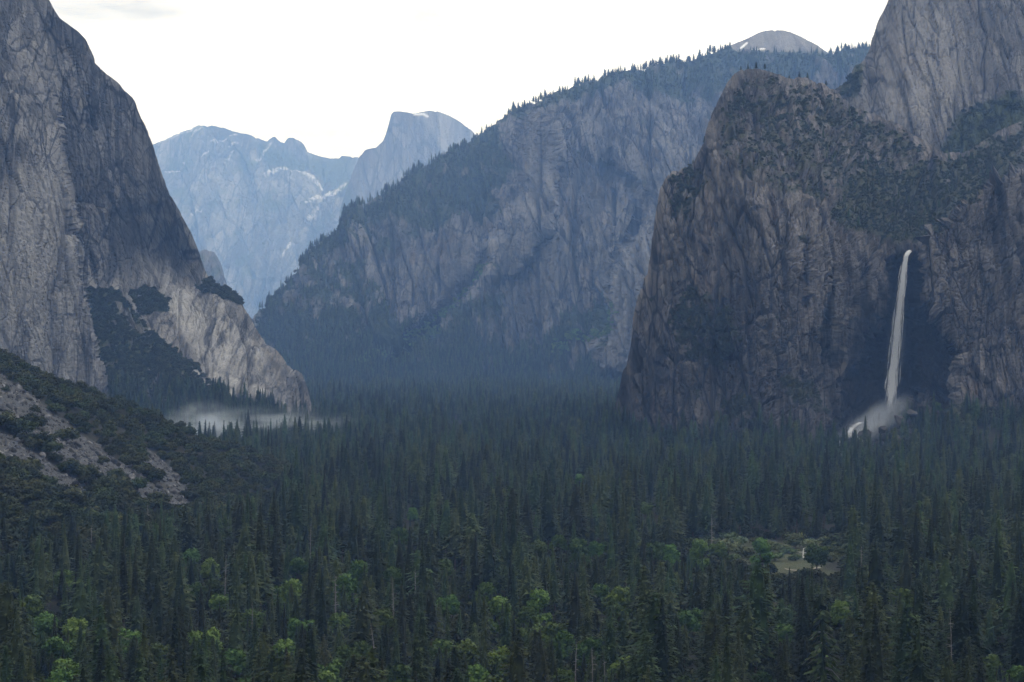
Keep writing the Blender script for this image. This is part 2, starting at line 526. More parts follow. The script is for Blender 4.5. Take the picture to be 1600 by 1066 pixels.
def cliff_disp(big, slab, rough, wl, seed, tall=0.25, groove=0.7):
    """jointed granite: broad bulges, then slabs within slabs parted by upright cracks; wl is the main joint spacing in metres"""
    def f(P, px, py):
        q = (P / wl).astype(np.float32)
        h = fbm(q * np.array([0.4, 0.15, 0.14]), 3, 0.5, seed) * big
        along = ((px - HX) / F * float(np.median(P[:, 1])) / wl).astype(np.float32)
        u0 = along + 0.05 * perlin(q * np.array([.8, .8, .5]), seed + 40)
        w0 = q[:, 2] + 0.12 * perlin(q * np.array([.5, .5, .5]), seed + 41)
        for k, (su, sw, am, tilt) in enumerate(((1.0, 1.0, 1.0, 0.10), (2.3, 2.5, 0.62, 0.28), (5.2, 6.0, 0.36, -0.12), (12.0, 16.0, 0.17, 0.35))):
            u = (u0 + tilt * w0) * su
            w = (w0 - 0.25 * tilt * u0) * sw * tall
            pl, e = facets(u, w, seed + 50 + k)
            keep = sstep(-.45, .05, perlin(q * np.array([.6, .6, .3]) * (1 + k), seed + 60 + k))       # some faces stay unbroken
            h = h + slab * am * pl * (0.35 + 0.65 * keep) - (1 - sstep(0.0, 0.09, e)) * groove * slab * am * keep
        return h + fbm(q * 14.0, 2, 0.6, seed + 90) * rough
    return f

# --- the great cliff at left
cl_top = [(-260, -430), (-100, -260), (0, -130), (60, -30), (79, 0), (88, 18), (100, 33), (112, 42), (122, 50), (131, 62), (140, 80), (148, 96), (160, 108),
          (172, 118), (188, 130), (200, 143), (214, 156), (217, 166), (222, 180), (231, 195), (238, 215), (245, 240), (252, 262), (262, 292), (272, 318),
          (281, 335), (296, 362), (312, 397), (322, 425), (330, 438), (353, 449), (375, 466), (390, 496), (405, 520), (417, 536), (435, 547), (450, 571),
          (469, 586), (479, 609), (487, 640), (494, 668)]
cl_A = TPS([(-250, 640, 2700), (-250, 300, 2790), (-250, -300, 2920), (0, 640, 2890), (0, 450, 2930), (0, 250, 2975), (0, 0, 3050), (-50, -150, 3100),
            (100, 640, 2940), (100, 450, 2985), (100, 250, 3060), (80, 50, 3145), (155, 610, 2990), (250, 300, 3200), (300, 640, 3080)])
cl_B = TPS([(90, 0, 3140), (130, 80, 3225), (200, 160, 3330), (120, 150, 3200), (150, 250, 3265), (230, 280, 3365), (280, 340, 3450), (140, 400, 3285),
            (150, 440, 3300), (230, 430, 3400), (320, 430, 3560), (140, 520, 3150), (165, 640, 2960), (230, 650, 2930), (240, 540, 3120), (300, 500, 3330),
            (300, 610, 3010), (350, 460, 3520), (380, 560, 3250), (400, 650, 3000), (430, 560, 3330), (470, 590, 3330), (470, 650, 3080), (494, 668, 3050), (60, 100, 3160)])
cl_edge = np.array([(85, -400), (85, 120), (100, 260), (112, 340), (128, 440), (145, 530), (162, 605), (185, 680)], float)
def cl_depth(px, py):
    e = np.interp(py, cl_edge[:, 1], cl_edge[:, 0]) + 4 * nz(px * 0, py, 40, 60, 3)
    w = sstep(-3, 3.5, px - e)
    fade = sstep(60, 220, py)
    A, B = cl_A(px, py), cl_B(px, py)
    blend = w * fade + sstep(40, 140, px) * (1 - fade)
    return A * (1 - blend) + B * blend
cl_ramp = [(128, 448), (175, 452), (205, 470), (232, 512), (290, 548), (330, 580), (372, 612), (430, 640), (500, 690), (150, 690), (160, 600)]
def cl_veg(px, py, P):
    j = 14 * nz(px, py, 45, 71)
    e = np.interp(py, cl_edge[:, 1], cl_edge[:, 0])
    v = poly_mask(px + j, py + j, cl_ramp, 8) * sstep(0, 6, px - e)
    v = np.maximum(v, poly_mask(px + j * 0.7, py + j * 0.7, [(205, 450), (235, 440), (265, 470), (262, 490), (215, 490)], 5))
    v = np.maximum(v, 0.9 * poly_mask(px + j, py + j, [(300, 440), (335, 435), (375, 462), (385, 480), (330, 462)], 4))
    gaps = line_mask(px + j * 0.5, py + j * 0.5, [(180, 475), (215, 515), (235, 520)], 6, 5)
    chutes = np.maximum(line_mask(px, py, [(300, 575), (345, 600), (372, 618)], 4, 3), line_mask(px, py, [(335, 580), (385, 605), (420, 622)], 6, 3))
    return np.clip(vegmix(v, px, py, 40, 72) * (1 - 0.8 * gaps) * (1 - chutes), 0, 1)
def cl_pale(px, py, P):
    j = 20 * nz(px, py, 60, 73)
    a = 0.5 * poly_mask(px + j, py + j, [(-260, 230), (95, 260), (125, 440), (160, 610), (-260, 640)], 25)
    b_ = 0.95 * poly_mask(px + j * 0.6, py + j * 0.6, [(225, 400), (262, 410), (300, 450), (350, 480), (400, 540), (420, 590), (360, 590), (300, 540), (250, 470)], 14)
    c = np.maximum(line_mask(px, py, [(300, 575), (345, 600), (372, 618)], 5, 3), line_mask(px, py, [(335, 580), (385, 605), (420, 622)], 7, 3))
    return np.clip(np.maximum(np.maximum(a, b_), c), 0, 1)
def cl_dark(px, py, P):  # darker bluish patch of rock, drawn through the wet attribute
    j = 18 * nz(px, py, 40, 75)
    return 0.28 * poly_mask(px + j, py + j, [(150, 320), (270, 310), (325, 430), (250, 430), (200, 445), (150, 440)], 16)
M['cliff'] = rock_material('cliff_granite', 90.0, base=(0.148, 0.147, 0.148), pale=(0.37, 0.367, 0.362), dark=(0.03, 0.032, 0.037), warm=(0.18, 0.15, 0.122), warm_amt=0.28)
massif('cliff', cl_top, 690, cl_depth, M['cliff'], 1.7, cliff_disp(26, 9.0, 1.6, 66.0, 100, 0.22), dict(veg=cl_veg, pale=cl_pale, wet=cl_dark),
       'towering grey granite cliff filling the left edge above the talus', 'cliff')

# --- the far snow-streaked mountain
fm_top = [(120, 290), (200, 250), (244, 228), (275, 212), (306, 200), (330, 195), (350, 200), (364, 207), (395, 213), (417, 219), (422, 214), (429, 211), (436, 217),
          (444, 220), (450, 213), (459, 212), (470, 217), (476, 222), (481, 233), (498, 238), (522, 242), (539, 241), (560, 245), (620, 262), (760, 310)]
fm = TPS([(120, 500, 13600), (150, 270, 16500), (240, 400, 14800), (330, 500, 13400), (330, 197, 16500), (330, 350, 15200), (450, 500, 13400), (450, 215, 16200),
          (450, 350, 14800), (560, 500, 13500), (560, 250, 16100), (700, 300, 16300), (700, 500, 13600), (500, 290, 15200), (400, 270, 15700), (540, 330, 14600)])
def fm_snow(px, py, P):
    j = 3.0 * nz(px, py, 12, 201)
    s = 0
    for pts, w in (([(248, 226), (280, 211), (312, 200)], 1.6), ([(300, 213), (318, 200)], 2.5), ([(265, 276), (290, 263)], 5), ([(345, 222), (370, 213)], 3), ([(336, 233), (352, 219)], 2.2),
                   ([(318, 250), (330, 244)], 2.5), ([(400, 248), (412, 230), (425, 219)], 1.8), ([(415, 272), (440, 253), (470, 262), (505, 280)], 4.5), ([(478, 310), (510, 292), (540, 280)], 6),
                   ([(480, 340), (494, 320)], 2), ([(360, 235), (372, 229)], 2), ([(300, 345), (318, 338)], 1.5), ([(440, 400), (455, 375)], 2.0), ([(355, 262), (366, 240)], 1.5)):
        s = np.maximum(s, line_mask(px + j, py + j * 0.7, pts, w * 0.62, 1.4))
    return s * sstep(-0.35, 0.25, nz(px, py, 4.5, 205)) * 0.6
def fm_veg(px, py, P):
    v = poly_mask(px + 8 * nz(px, py, 20, 207), py + 8 * nz(px, py, 20, 208), [(395, 222), (440, 228), (480, 240), (550, 246), (560, 300), (520, 275), (470, 255), (420, 255)], 5)
    v2 = sstep(0.05, 0.4, nz(px, py * 1.4 + px * 0.6, 45, 209))
    return np.clip(np.maximum(0.8 * v, 0.75 * v2), 0, 1)
def fm_pale(px, py, P):
    return np.clip(sstep(0.0, 0.5, nz(px * 1.2, py - px * 0.5, 50, 211)), 0, 1) * 0.8
M['far_rock'] = rock_material('far_granite', 420.0, base=(0.085, 0.085, 0.088), pale=(0.30, 0.297, 0.29), dark=(0.035, 0.036, 0.04), streak=0.6, warm_amt=0.1)  # dark base against strong pale puts shadowed faces into the rock colour
massif('mountain', fm_top, 520, lambda a, b: fm(a, b), M['far_rock'], 1.5, cliff_disp(240, 42, 14, 430.0, 210, 0.6, 0.4), dict(snow=fm_snow, veg=fm_veg, pale=fm_pale),
       'far hazy blue mountain with snow streaks left of the split dome', 'mountain', back=(200, 800, 1500))

# --- the split granite dome
hd_top = [(530, 330), (546, 284), (553, 267), (562, 246), (569, 236), (574, 233), (587, 231), (598, 221), (603, 209), (608, 192), (611, 179), (615, 174.5), (625, 174), (636, 175.5),
          (648, 177.5), (658, 175), (670, 173), (684, 175), (701, 181), (722, 192), (739, 205), (760, 226), (800, 280), (860, 370)]
hd_face = TPS([(530, 330, 13000), (546, 290, 12950), (575, 240, 12930), (560, 380, 12500), (611, 180, 12800), (600, 300, 12620), (650, 180, 12980), (650, 300, 12780), (690, 260, 12900), (690, 380, 12600), (620, 380, 12480)])
hd_dome = TPS([(640, 177, 12990), (670, 174, 13080), (690, 250, 12900), (701, 182, 13200), (739, 206, 13500), (740, 300, 13050), (830, 340, 13700), (860, 380, 13800), (700, 380, 12600), (560, 240, 13100), (560, 380, 12700)])
hd_crease = np.array([(640, 170), (652, 182), (668, 200), (682, 225), (690, 255), (693, 380)], float)
def hd_depth(px, py):
    e = np.interp(py, hd_crease[:, 1], hd_crease[:, 0])
    w = sstep(-5, 5, px - e)
    return hd_face(px, py) * (1 - w) + hd_dome(px, py) * w
M['dome_rock'] = rock_material('dome_granite', 300.0, base=(0.13, 0.128, 0.127), pale=(0.27, 0.265, 0.26), dark=(0.06, 0.06, 0.062), streak=0.55, warm_amt=0.15)
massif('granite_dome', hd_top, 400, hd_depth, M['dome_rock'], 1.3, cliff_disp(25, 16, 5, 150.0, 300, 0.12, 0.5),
       dict(pale=lambda px, py, P: 0.75 * sstep(-4, 8, px - np.interp(py, hd_crease[:, 1], hd_crease[:, 0])) * (0.6 + 0.4 * nz(px, py, 20, 305)),  # brighter lit side right of the crease is put into the colour
            snow=lambda px, py, P: 0.8 * line_mask(px, py, [(648, 179), (662, 178), (668, 182)], 1.6, 1.2),
            veg=lambda px, py, P: 0.8 * poly_mask(px, py, [(530, 300), (548, 290), (560, 330), (600, 345), (600, 400), (520, 400)], 6)),
       'distant granite dome with one sheer face, beyond the wooded ridge', 'mountain', back=(200, 800, 1500))

# --- a small rounded knoll between the left cliff and the far mountain
kn = TPS([(280, 500, 8800), (320, 392, 9200), (320, 500, 8700), (370, 500, 8900), (345, 420, 9150)])
massif('rock_knoll', [(270, 470), (290, 425), (305, 400), (314, 393), (322, 391), (335, 396), (345, 415), (352, 440), (362, 475), (372, 510)], 540, lambda a, b: kn(a, b), M['far_rock'], 1.6,
       cliff_disp(60, 20, 6, 150.0, 330), dict(veg=lambda px, py, P: sstep(-0.1, 0.4, nz(px, py, 20, 335))),
       'small hazy rounded knoll just right of the left cliff', 'hill', back=(200, 700))

# --- the small bare dome behind the ridge
sd = TPS([(1090, 120, 7600), (1205, 47, 8100), (1205, 120, 7600), (1300, 120, 7600), (1290, 82, 7900), (1140, 72, 7900)])
massif('bare_dome', [(1080, 105), (1110, 86), (1140, 72), (1165, 62), (1185, 52), (1196, 48.5), (1205, 47), (1225, 48), (1240, 52), (1250, 57), (1275, 70), (1290, 80), (1320, 105)], 130, lambda a, b: sd(a, b), M['dome_rock'], 1.4,
       cliff_disp(14, 5, 2, 120.0, 340, 0.8), dict(pale=lambda px, py, P: 0.6 + 0.4 * nz(px, py, 15, 341),
       snow=lambda px, py, P: np.maximum(line_mask(px, py, [(1157, 76), (1167, 68)], 1.5, 1), line_mask(px, py, [(1175, 79), (1195, 76)], 1.3, 1)),
       veg=lambda px, py, P: 0.9 * sstep(76, 86, py + 5 * nz(px, py, 10, 343))),
       'smooth bare granite dome poking above the wooded skyline', 'hill', back=(100, 400, 900))

# --- the wooded ridge across the middle
rg_top = [(280, 575), (350, 522), (392, 487), (420, 463), (450, 434), (478, 398), (500, 380), (520, 366), (545, 335), (562, 322), (600, 298), (640, 275), (680, 250), (700, 234), (740, 216), (780, 190),
          (803, 169), (835, 159), (855, 149), (885, 143), (900, 134), (941, 123), (985, 113), (1010, 109), (1050, 99), (1078, 93), (1110, 84), (1140, 76), (1200, 83), (1290, 84), (1340, 72), (1360, 67), (1420, 62), (1500, 70)]
rg = TPS([(280, 615, 4870), (400, 615, 4870), (400, 490, 5700), (500, 615, 4870), (500, 480, 5350), (500, 385, 5900), (600, 615, 4870), (600, 450, 5350), (600, 300, 6200), (700, 615, 4870), (700, 480, 5250),
          (700, 350, 5700), (700, 235, 6400), (800, 615, 4870), (800, 500, 5150), (790, 330, 5750), (800, 175, 6350), (835, 350, 5430), (845, 170, 5800), (900, 615, 4870), (900, 480, 5120), (900, 300, 5600), (900, 145, 6100),
          (1000, 615, 4870), (1000, 450, 5000), (1000, 300, 5450), (1000, 118, 6250), (1100, 300, 5250), (1100, 100, 6500), (1250, 120, 6500), (1350, 75, 6750), (1500, 70, 6900), (1250, 615, 4870), (1500, 615, 4870)])
def rg_depth(px, py):
    d = rg(px, py) + 430
    j = 10 * nz(px, py, 30, 399)
    d = d - 110 * poly_mask(px + j, py + j, [(818, 172), (856, 152), (872, 240), (862, 350), (815, 420), (800, 300)], 5)       # the fluted slab stands forward
    d = d - 90 * poly_mask(px + j, py + j, [(775, 300), (800, 290), (815, 420), (770, 440)], 5)
    d = d - 130 * poly_mask(px + j, py + j, [(930, 520), (962, 400), (1012, 330), (1040, 420), (1010, 590), (935, 580)], 9)
    d = d + 140 * line_mask(px, py, [(760, 410), (730, 450), (690, 500), (610, 560)], 12, 16)                          # green gully
    d = d + 120 * line_mask(px, py, [(945, 255), (985, 285), (1005, 308), (990, 345), (965, 395)], 5, 8)
    return d
def rg_green(px, py):
    return np.maximum(line_mask(px, py, [(765, 425), (730, 455), (690, 505), (610, 555), (560, 580)], 7, 8), 0.8 * line_mask(px, py, [(870, 545), (940, 520), (950, 480)], 8, 8))
def rg_veg(px, py, P):
    j = 22 * nz(px, py, 40, 401)
    pxj, pyj = px + j, py + 0.7 * j
    v = poly_mask(pxj, pyj, [(250, 560), (400, 480), (500, 370), (640, 262), (790, 170), (800, 260), (775, 320), (700, 360), (600, 350), (540, 400), (470, 440), (420, 520), (300, 620)], 12)
    v = np.maximum(v, poly_mask(pxj, pyj, [(380, 520), (470, 470), (560, 480), (640, 500), (740, 490), (770, 540), (860, 520), (900, 480), (960, 460), (930, 560), (980, 600), (980, 640), (300, 640)], 14))
    v = np.maximum(v, poly_mask(px + j * 0.4, py + j * 0.3, [(780, 150), (850, 140), (1000, 100), (1140, 60), (1500, 50), (1500, 110), (1200, 130), (1050, 150), (980, 140), (900, 160), (860, 168), (800, 190)], 8))
    v = vegmix(np.maximum(v, np.where(px < 790, 0.80, 0.42) - 0.45 * poly_mask(px + j, py + j, [(560, 400), (640, 365), (740, 350), (790, 330), (800, 430), (740, 470), (620, 480)], 25)), px, py, 42, 407)
    bare = np.maximum(line_mask(px, py, [(945, 255), (985, 285), (1005, 308), (990, 345), (968, 390)], 3, 3), poly_mask(px, py, [(885, 560), (920, 525), (940, 515), (930, 545), (895, 575)], 5))
    return np.clip(v * (1 - bare), 0, 1)
def rg_pale(px, py, P):
    a = line_mask(px, py, [(945, 255), (985, 285), (1005, 308), (990, 345), (968, 390)], 3, 2.5)
    b_ = 1.0 * poly_mask(px + 8 * nz(px, py, 20, 411), py, [(880, 560), (920, 525), (945, 510), (930, 545), (895, 578)], 4)
    c = 0.6 * poly_mask(px + 10 * nz(px, py, 30, 413), py, [(930, 500), (965, 400), (1010, 340), (1030, 420), (1000, 575), (940, 575)], 12)
    d = 0.5 * poly_mask(px, py, [(822, 175), (850, 160), (868, 240), (850, 340), (805, 330)], 8)
    e = 0.45 * sstep(0.12, 0.5, nz(px * 1.3, py, 22, 415))
    return np.clip(np.maximum.reduce([a, b_, c, d, e]), 0, 1)
M['ridge_rock'] = rock_material('ridge_granite', 150.0, base=(0.068, 0.072, 0.08), pale=(0.22, 0.222, 0.23), dark=(0.025, 0.027, 0.032), soil=(0.022, 0.032, 0.018), streak=0.6, warm_amt=0.2)
massif('ridge', rg_top, 625, rg_depth, M['ridge_rock'], 1.8, cliff_disp(80, 34, 7, 140.0, 400, 0.20), dict(veg=rg_veg, pale=rg_pale),
       'long wooded ridge with hazy blue cliffs across the middle', 'mountain', back=(150, 500, 1200))

# --- upper cliff at the right edge
uc_top = [(1270, 170), (1300, 142), (1318, 130), (1326, 120), (1335, 104), (1350, 94), (1360, 76), (1366, 52), (1376, 25), (1388, 0), (1400, -45), (1450, -130), (1560, -240), (1780, -330)]
uc = TPS([(1270, 170, 3600), (1300, 145, 3520), (1325, 130, 3480), (1330, 250, 3380), (1360, 90, 3480), (1390, 0, 3520), (1400, 200, 3340), (1450, 100, 3410), (1450, -100, 3620), (1480, 260, 3280), (1600, 0, 3490),
          (1600, 200, 3300), (1780, 0, 3450), (1780, 300, 3250), (1600, -200, 3650), (1780, -300, 3700), (1300, 300, 3400)])
def uc_veg(px, py, P):
    j = 16 * nz(px, py, 30, 501)
    return np.maximum(poly_mask(px + j, py + j, [(1470, 235), (1500, 180), (1540, 165), (1600, 150), (1790, 120), (1790, 330), (1460, 330)], 8),
                      0.8 * poly_mask(px + j * .5, py + j * .5, [(1310, 130), (1345, 95), (1352, 105), (1335, 150), (1315, 150)], 4))
M['upper_rock'] = rock_material('upper_granite', 80.0, base=(0.134, 0.133, 0.134), pale=(0.29, 0.285, 0.28), dark=(0.05, 0.051, 0.054), warm=(0.18, 0.135, 0.11), streak=0.75)
massif('upper_cliff', uc_top, 310, lambda a, b: uc(a, b), M['upper_rock'], 1.7, cliff_disp(22, 7.5, 1.5, 52.0, 500, 0.28),
       dict(veg=uc_veg, pale=lambda px, py, P: 0.75 * poly_mask(px + 20 * nz(px, py, 40, 503), py, [(1395, 20), (1480, 0), (1530, 90), (1480, 220), (1400, 190), (1380, 120)], 25) + 0 * px),
       'pale grey granite wall in the top right corner', 'cliff')

# --- the dark buttress with the waterfall
bt_top = [(930, 700), (950, 668), (958, 642), (966, 612), (980, 542), (991, 473), (1003, 446), (1011, 421), (1017, 380), (1019, 364), (1025, 324), (1031, 291), (1040, 275), (1047, 269), (1072, 262), (1084, 255), (1100, 222),
          (1110, 190), (1121, 161), (1135, 131), (1149, 111), (1161, 106), (1186, 104), (1210, 111), (1234, 120), (1255, 122), (1275, 127), (1295, 131), (1308, 139), (1320, 149), (1336, 162), (1356, 176), (1397, 190), (1425, 208),
          (1454, 228), (1480, 235), (1507, 233), (1530, 224), (1560, 204), (1600, 188), (1780, 150)]
_left = [(930, 700, 2330), (958, 660, 2330), (1000, 600, 2335), (1000, 450, 2400), (1025, 330, 2480), (1060, 270, 2545), (1100, 225, 2620), (1150, 115, 2760), (1190, 105, 2790), (1290, 132, 2860), (1100, 720, 2260), (1100, 600, 2320),
         (1100, 500, 2340), (1100, 350, 2450), (1150, 250, 2560), (1200, 160, 2720), (1200, 720, 2260), (1200, 600, 2310), (1200, 500, 2330), (1200, 380, 2365), (1230, 300, 2480), (1300, 720, 2280), (1300, 550, 2370), (1300, 400, 2395),
         (1305, 360, 2415), (1330, 300, 2560), (1320, 200, 2750), (1380, 395, 2440), (1380, 600, 2420), (1430, 600, 2450), (1430, 400, 2465)]
bt_L = TPS(_left + [(1400, 300, 2650), (1400, 195, 2860), (1440, 720, 2300), (1450, 350, 2560), (1460, 240, 2870), (1520, 300, 2760), (1530, 230, 2990), (1600, 200, 3140), (1600, 300, 2900), (1600, 450, 2700), (1600, 720, 2400), (1780, 160, 3240), (1780, 720, 2450)])
bt_R = TPS([(1400, 400, 2440), (1400, 700, 2360), (1445, 400, 2425), (1450, 720, 2290), (1500, 340, 2440), (1500, 500, 2395), (1500, 720, 2270), (1600, 270, 2490), (1600, 450, 2420), (1600, 720, 2260), (1780, 200, 2540), (1780, 720, 2270)])
bt_rim = np.array([(1430, 420), (1441, 386), (1460, 372), (1478, 360), (1498, 332), (1519, 311), (1551, 291), (1584, 275), (1600, 267), (1790, 205)], float)
ALCOVE = [(1394, 398), (1438, 396), (1442, 470), (1470, 505), (1502, 560), (1492, 640), (1440, 690), (1300, 700), (1320, 630), (1350, 560), (1385, 470)]
def bt_depth(px, py):
    rim = np.interp(px, bt_rim[:, 0], bt_rim[:, 1]) + 2.5 * nz(px, py * 0, 12, 601, 3)
    w = sstep(-2.5, 2.5, py - rim) * sstep(1424, 1440, px)
    d = bt_L(px, py) * (1 - w) + bt_R(px, py) * w
    j = 6 * nz(px, py, 25, 603)
    d = d + 55 * poly_mask(px + j, py + j, ALCOVE, 9)
    d = d + 25 * line_mask(px, py, [(1300, 420), (1296, 560)], 3, 5) + 18 * line_mask(px, py, [(1255, 380), (1262, 480)], 2, 4)
    d = d - 35 * poly_mask(px + j, py + j, [(1300, 715), (1330, 690), (1400, 640), (1440, 625), (1490, 635), (1520, 720)], 12)   # rubble cone
    return d
def bt_veg(px, py, P):
    j = 18 * nz(px, py, 32, 605)
    pxj, pyj = px + j, py + 0.8 * j
    v = 1.05 * poly_mask(pxj, pyj, [(1290, 335), (1330, 270), (1420, 250), (1500, 235), (1610, 180), (1800, 140), (1800, 210), (1600, 262), (1550, 288), (1500, 328), (1475, 360), (1440, 385), (1395, 390), (1350, 370)], 16)
    v = np.maximum(v, 0.80 * poly_mask(pxj, pyj, [(1120, 170), (1160, 100), (1300, 128), (1400, 190), (1460, 230), (1420, 300), (1330, 320), (1240, 330), (1120, 280)], 28))
    v = np.maximum(v, 0.9 * poly_mask(pxj, pyj, [(1030, 480), (1080, 440), (1150, 480), (1175, 540), (1130, 580), (1060, 560)], 20))
    v = np.maximum(v, 0.9 * poly_mask(pxj, pyj, [(1205, 575), (1290, 590), (1310, 640), (1240, 640)], 14))
    v = np.maximum(v, 0.85 * poly_mask(pxj, pyj, [(1120, 600), (1170, 590), (1200, 650), (1330, 690), (1330, 720), (1100, 720)], 18))
    v = np.maximum(v, 0.8 * poly_mask(pxj, pyj, [(1040, 270), (1085, 250), (1120, 300), (1040, 350)], 16))
    v = np.maximum(v, poly_mask(pxj, pyj, [(920, 670), (990, 650), (1100, 690), (1300, 715), (1300, 740), (920, 740)], 12))
    v = np.maximum(v, poly_mask(pxj, pyj, [(1440, 640), (1500, 640), (1560, 650), (1800, 640), (1800, 740), (1440, 740)], 14))
    low = poly_mask(px, py, [(900, 655), (1300, 700), (1440, 640), (1800, 630), (1800, 760), (900, 760)], 8)
    return np.clip(np.maximum(vegmix(np.maximum(v, 0.40 * (py > 230)), px, py, 34, 607, 0.35), low), 0, 1)
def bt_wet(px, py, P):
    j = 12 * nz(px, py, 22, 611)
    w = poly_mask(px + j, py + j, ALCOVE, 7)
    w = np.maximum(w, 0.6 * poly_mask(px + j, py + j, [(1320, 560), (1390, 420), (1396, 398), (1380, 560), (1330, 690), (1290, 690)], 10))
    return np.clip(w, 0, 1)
def bt_pale(px, py, P):
    j = 16 * nz(px, py, 32, 613)
    a = 0.55 * poly_mask(px + j, py + j, [(1225, 345), (1310, 362), (1376, 392), (1370, 450), (1300, 540), (1230, 440)], 16)
    b_ = 0.45 * poly_mask(px + j, py + j, [(1446, 400), (1560, 380), (1560, 480), (1460, 490)], 12)
    c = 0.9 * line_mask(px, py, [(1418, 389), (1432, 384), (1447, 380)], 3, 2)
    return np.clip(np.maximum.reduce([a, b_, c, 0.25 * sstep(0, 0.5, nz(px, py, 30, 615))]), 0, 1)
M['buttress_rock'] = rock_material('buttress_granite', 75.0, base=(0.088, 0.084, 0.083), pale=(0.27, 0.255, 0.245), dark=(0.014, 0.015, 0.018), warm=(0.125, 0.09, 0.07), soil=(0.036, 0.040, 0.024), streak=0.55, warm_amt=0.5)
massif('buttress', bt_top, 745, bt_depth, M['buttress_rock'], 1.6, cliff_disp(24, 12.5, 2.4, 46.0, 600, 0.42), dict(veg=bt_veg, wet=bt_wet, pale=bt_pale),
       'dark brown granite buttress at right with the waterfall alcove', 'cliff')
for k_ in SHEETS:
    pass

# ------------------------------------------------------------------ plant meshes
class Quads:
    def __init__(self): self.v, self.f = [], []
    def quad(self, a, b, c, d):
        n = len(self.v); self.v += [a, b, c, d]; self.f.append((n, n + 1, n + 2, n + 3))
    def tube(self, pts, rad, sides=5):
        n0 = len(self.v)
        pts = [np.array(p, float) for p in pts]
        for i, p in enumerate(pts):
            t = pts[min(i + 1, len(pts) - 1)] - pts[max(i - 1, 0)]
            t /= np.linalg.norm(t) + 1e-9
            u = np.cross(t, (0.3, 0.9, 0.1) if abs(t[2]) > 0.8 else (0, 0, 1)); u /= np.linalg.norm(u) + 1e-9
            w = np.cross(t, u)
            for s in range(sides):
                a = 2 * math.pi * s / sides
                self.v.append(tuple(p + rad[i] * (math.cos(a) * u + math.sin(a) * w)))
        for i in range(len(pts) - 1):
            for s in range(sides):
                a = n0 + i * sides + s; b_ = n0 + i * sides + (s + 1) % sides
                self.f.append((a, b_, b_ + sides, a + sides))
    def mesh(self, name, mat):
        return mesh_from(name, self.v, self.f, mat)

def conifer(seed, H=40.0, R=5.2, levels=34, per=6, sprays=5, start=0.16, shape=0.85, droop=0.28, sparse=0.0, mat='needles', limbs=False):
    r = random.Random(seed)
    tr = Quads()
    lean = (r.uniform(-0.4, 0.4), r.uniform(-0.4, 0.4))
    tr.tube([(0, 0, -1.5), (0, 0, H * 0.3), (lean[0] * .5, lean[1] * .5, H * 0.65), (lean[0], lean[1], H * 0.985)], [0.55, 0.42, 0.24, 0.03], 6)
    cr = Quads()
    side_bias = r.uniform(0, 6.28)
    rings = []                                            # opaque inner core, added so light can't pass through the crown
    for t in (0.0, 0.06, 0.2, 0.4, 0.6, 0.8, 0.97):
        z = H * (start + (1 - start) * t)
        rc = R * ((1 - t) ** shape) * min(1.0, 0.5 + 3.0 * t) * (0.12 if t == 0 else 0.55) * (1 - 0.9 * sparse)
        rings.append([(math.cos(a) * rc * r.uniform(.7, 1.25), math.sin(a) * rc * r.uniform(.7, 1.25), z + r.uniform(-.5, .5)) for a in np.arange(8) * 0.7854])
    for ra, rb_ in zip(rings[:-1], rings[1:]):
        for k in range(8):
            cr.quad(ra[k], ra[(k + 1) % 8], rb_[(k + 1) % 8], rb_[k])
    for i in range(levels):
        t = (i + r.uniform(-0.3, 0.3)) / levels
        t = min(max(t, 0), 0.995)
        z = H * (start + (1 - start) * t)
        lower = min(1.0, 0.55 + 3.0 * t)                    # the lowest limbs are shorter
        rad = R * ((1 - t) ** shape) * lower * r.uniform(0.8, 1.12) + 0.25
        for k in range(per):
            if r.random() < sparse: continue
            a = 2.4 * i + k * 6.283 / per + r.uniform(-0.4, 0.4)
            L = rad * r.uniform(0.6, 1.15) * (1 + 0.15 * math.cos(a - side_bias))
            dz = -droop * L * r.uniform(0.5, 1.4) * (1.2 - t) + 0.25 * L * max(0, t - 0.6)
            ca, sa = math.cos(a), math.sin(a)
            if limbs:
                tr.tube([(0, 0, z), (ca * L * .5, sa * L * .5, z + dz * .3), (ca * L * .95, sa * L * .95, z + dz)], [0.14, 0.10, 0.03], 3)
            for s in range(sprays):
                q = (s + 0.6 + r.uniform(-0.3, 0.3)) / sprays
                c = np.array([ca * L * q, sa * L * q, z + dz * q * q + r.uniform(-0.2, 0.2)])
                ln = (1.25 * L / sprays + 0.45) * r.uniform(0.7, 1.3)
                wd = ln * r.uniform(0.42, 0.75)
                ang = a + r.uniform(-0.9, 0.9)
                d = np.array([math.cos(ang), math.sin(ang), r.uniform(-0.55, 0.15)]) * ln * 0.5
                w = np.array([-math.sin(ang), math.cos(ang), r.uniform(-0.7, 0.7)]) * wd * 0.5
                cr.quad(tuple(c - d - w * .6), tuple(c + d - w * .35), tuple(c + d * 1.2 + w * .25), tuple(c - d + w))
    return tr, cr

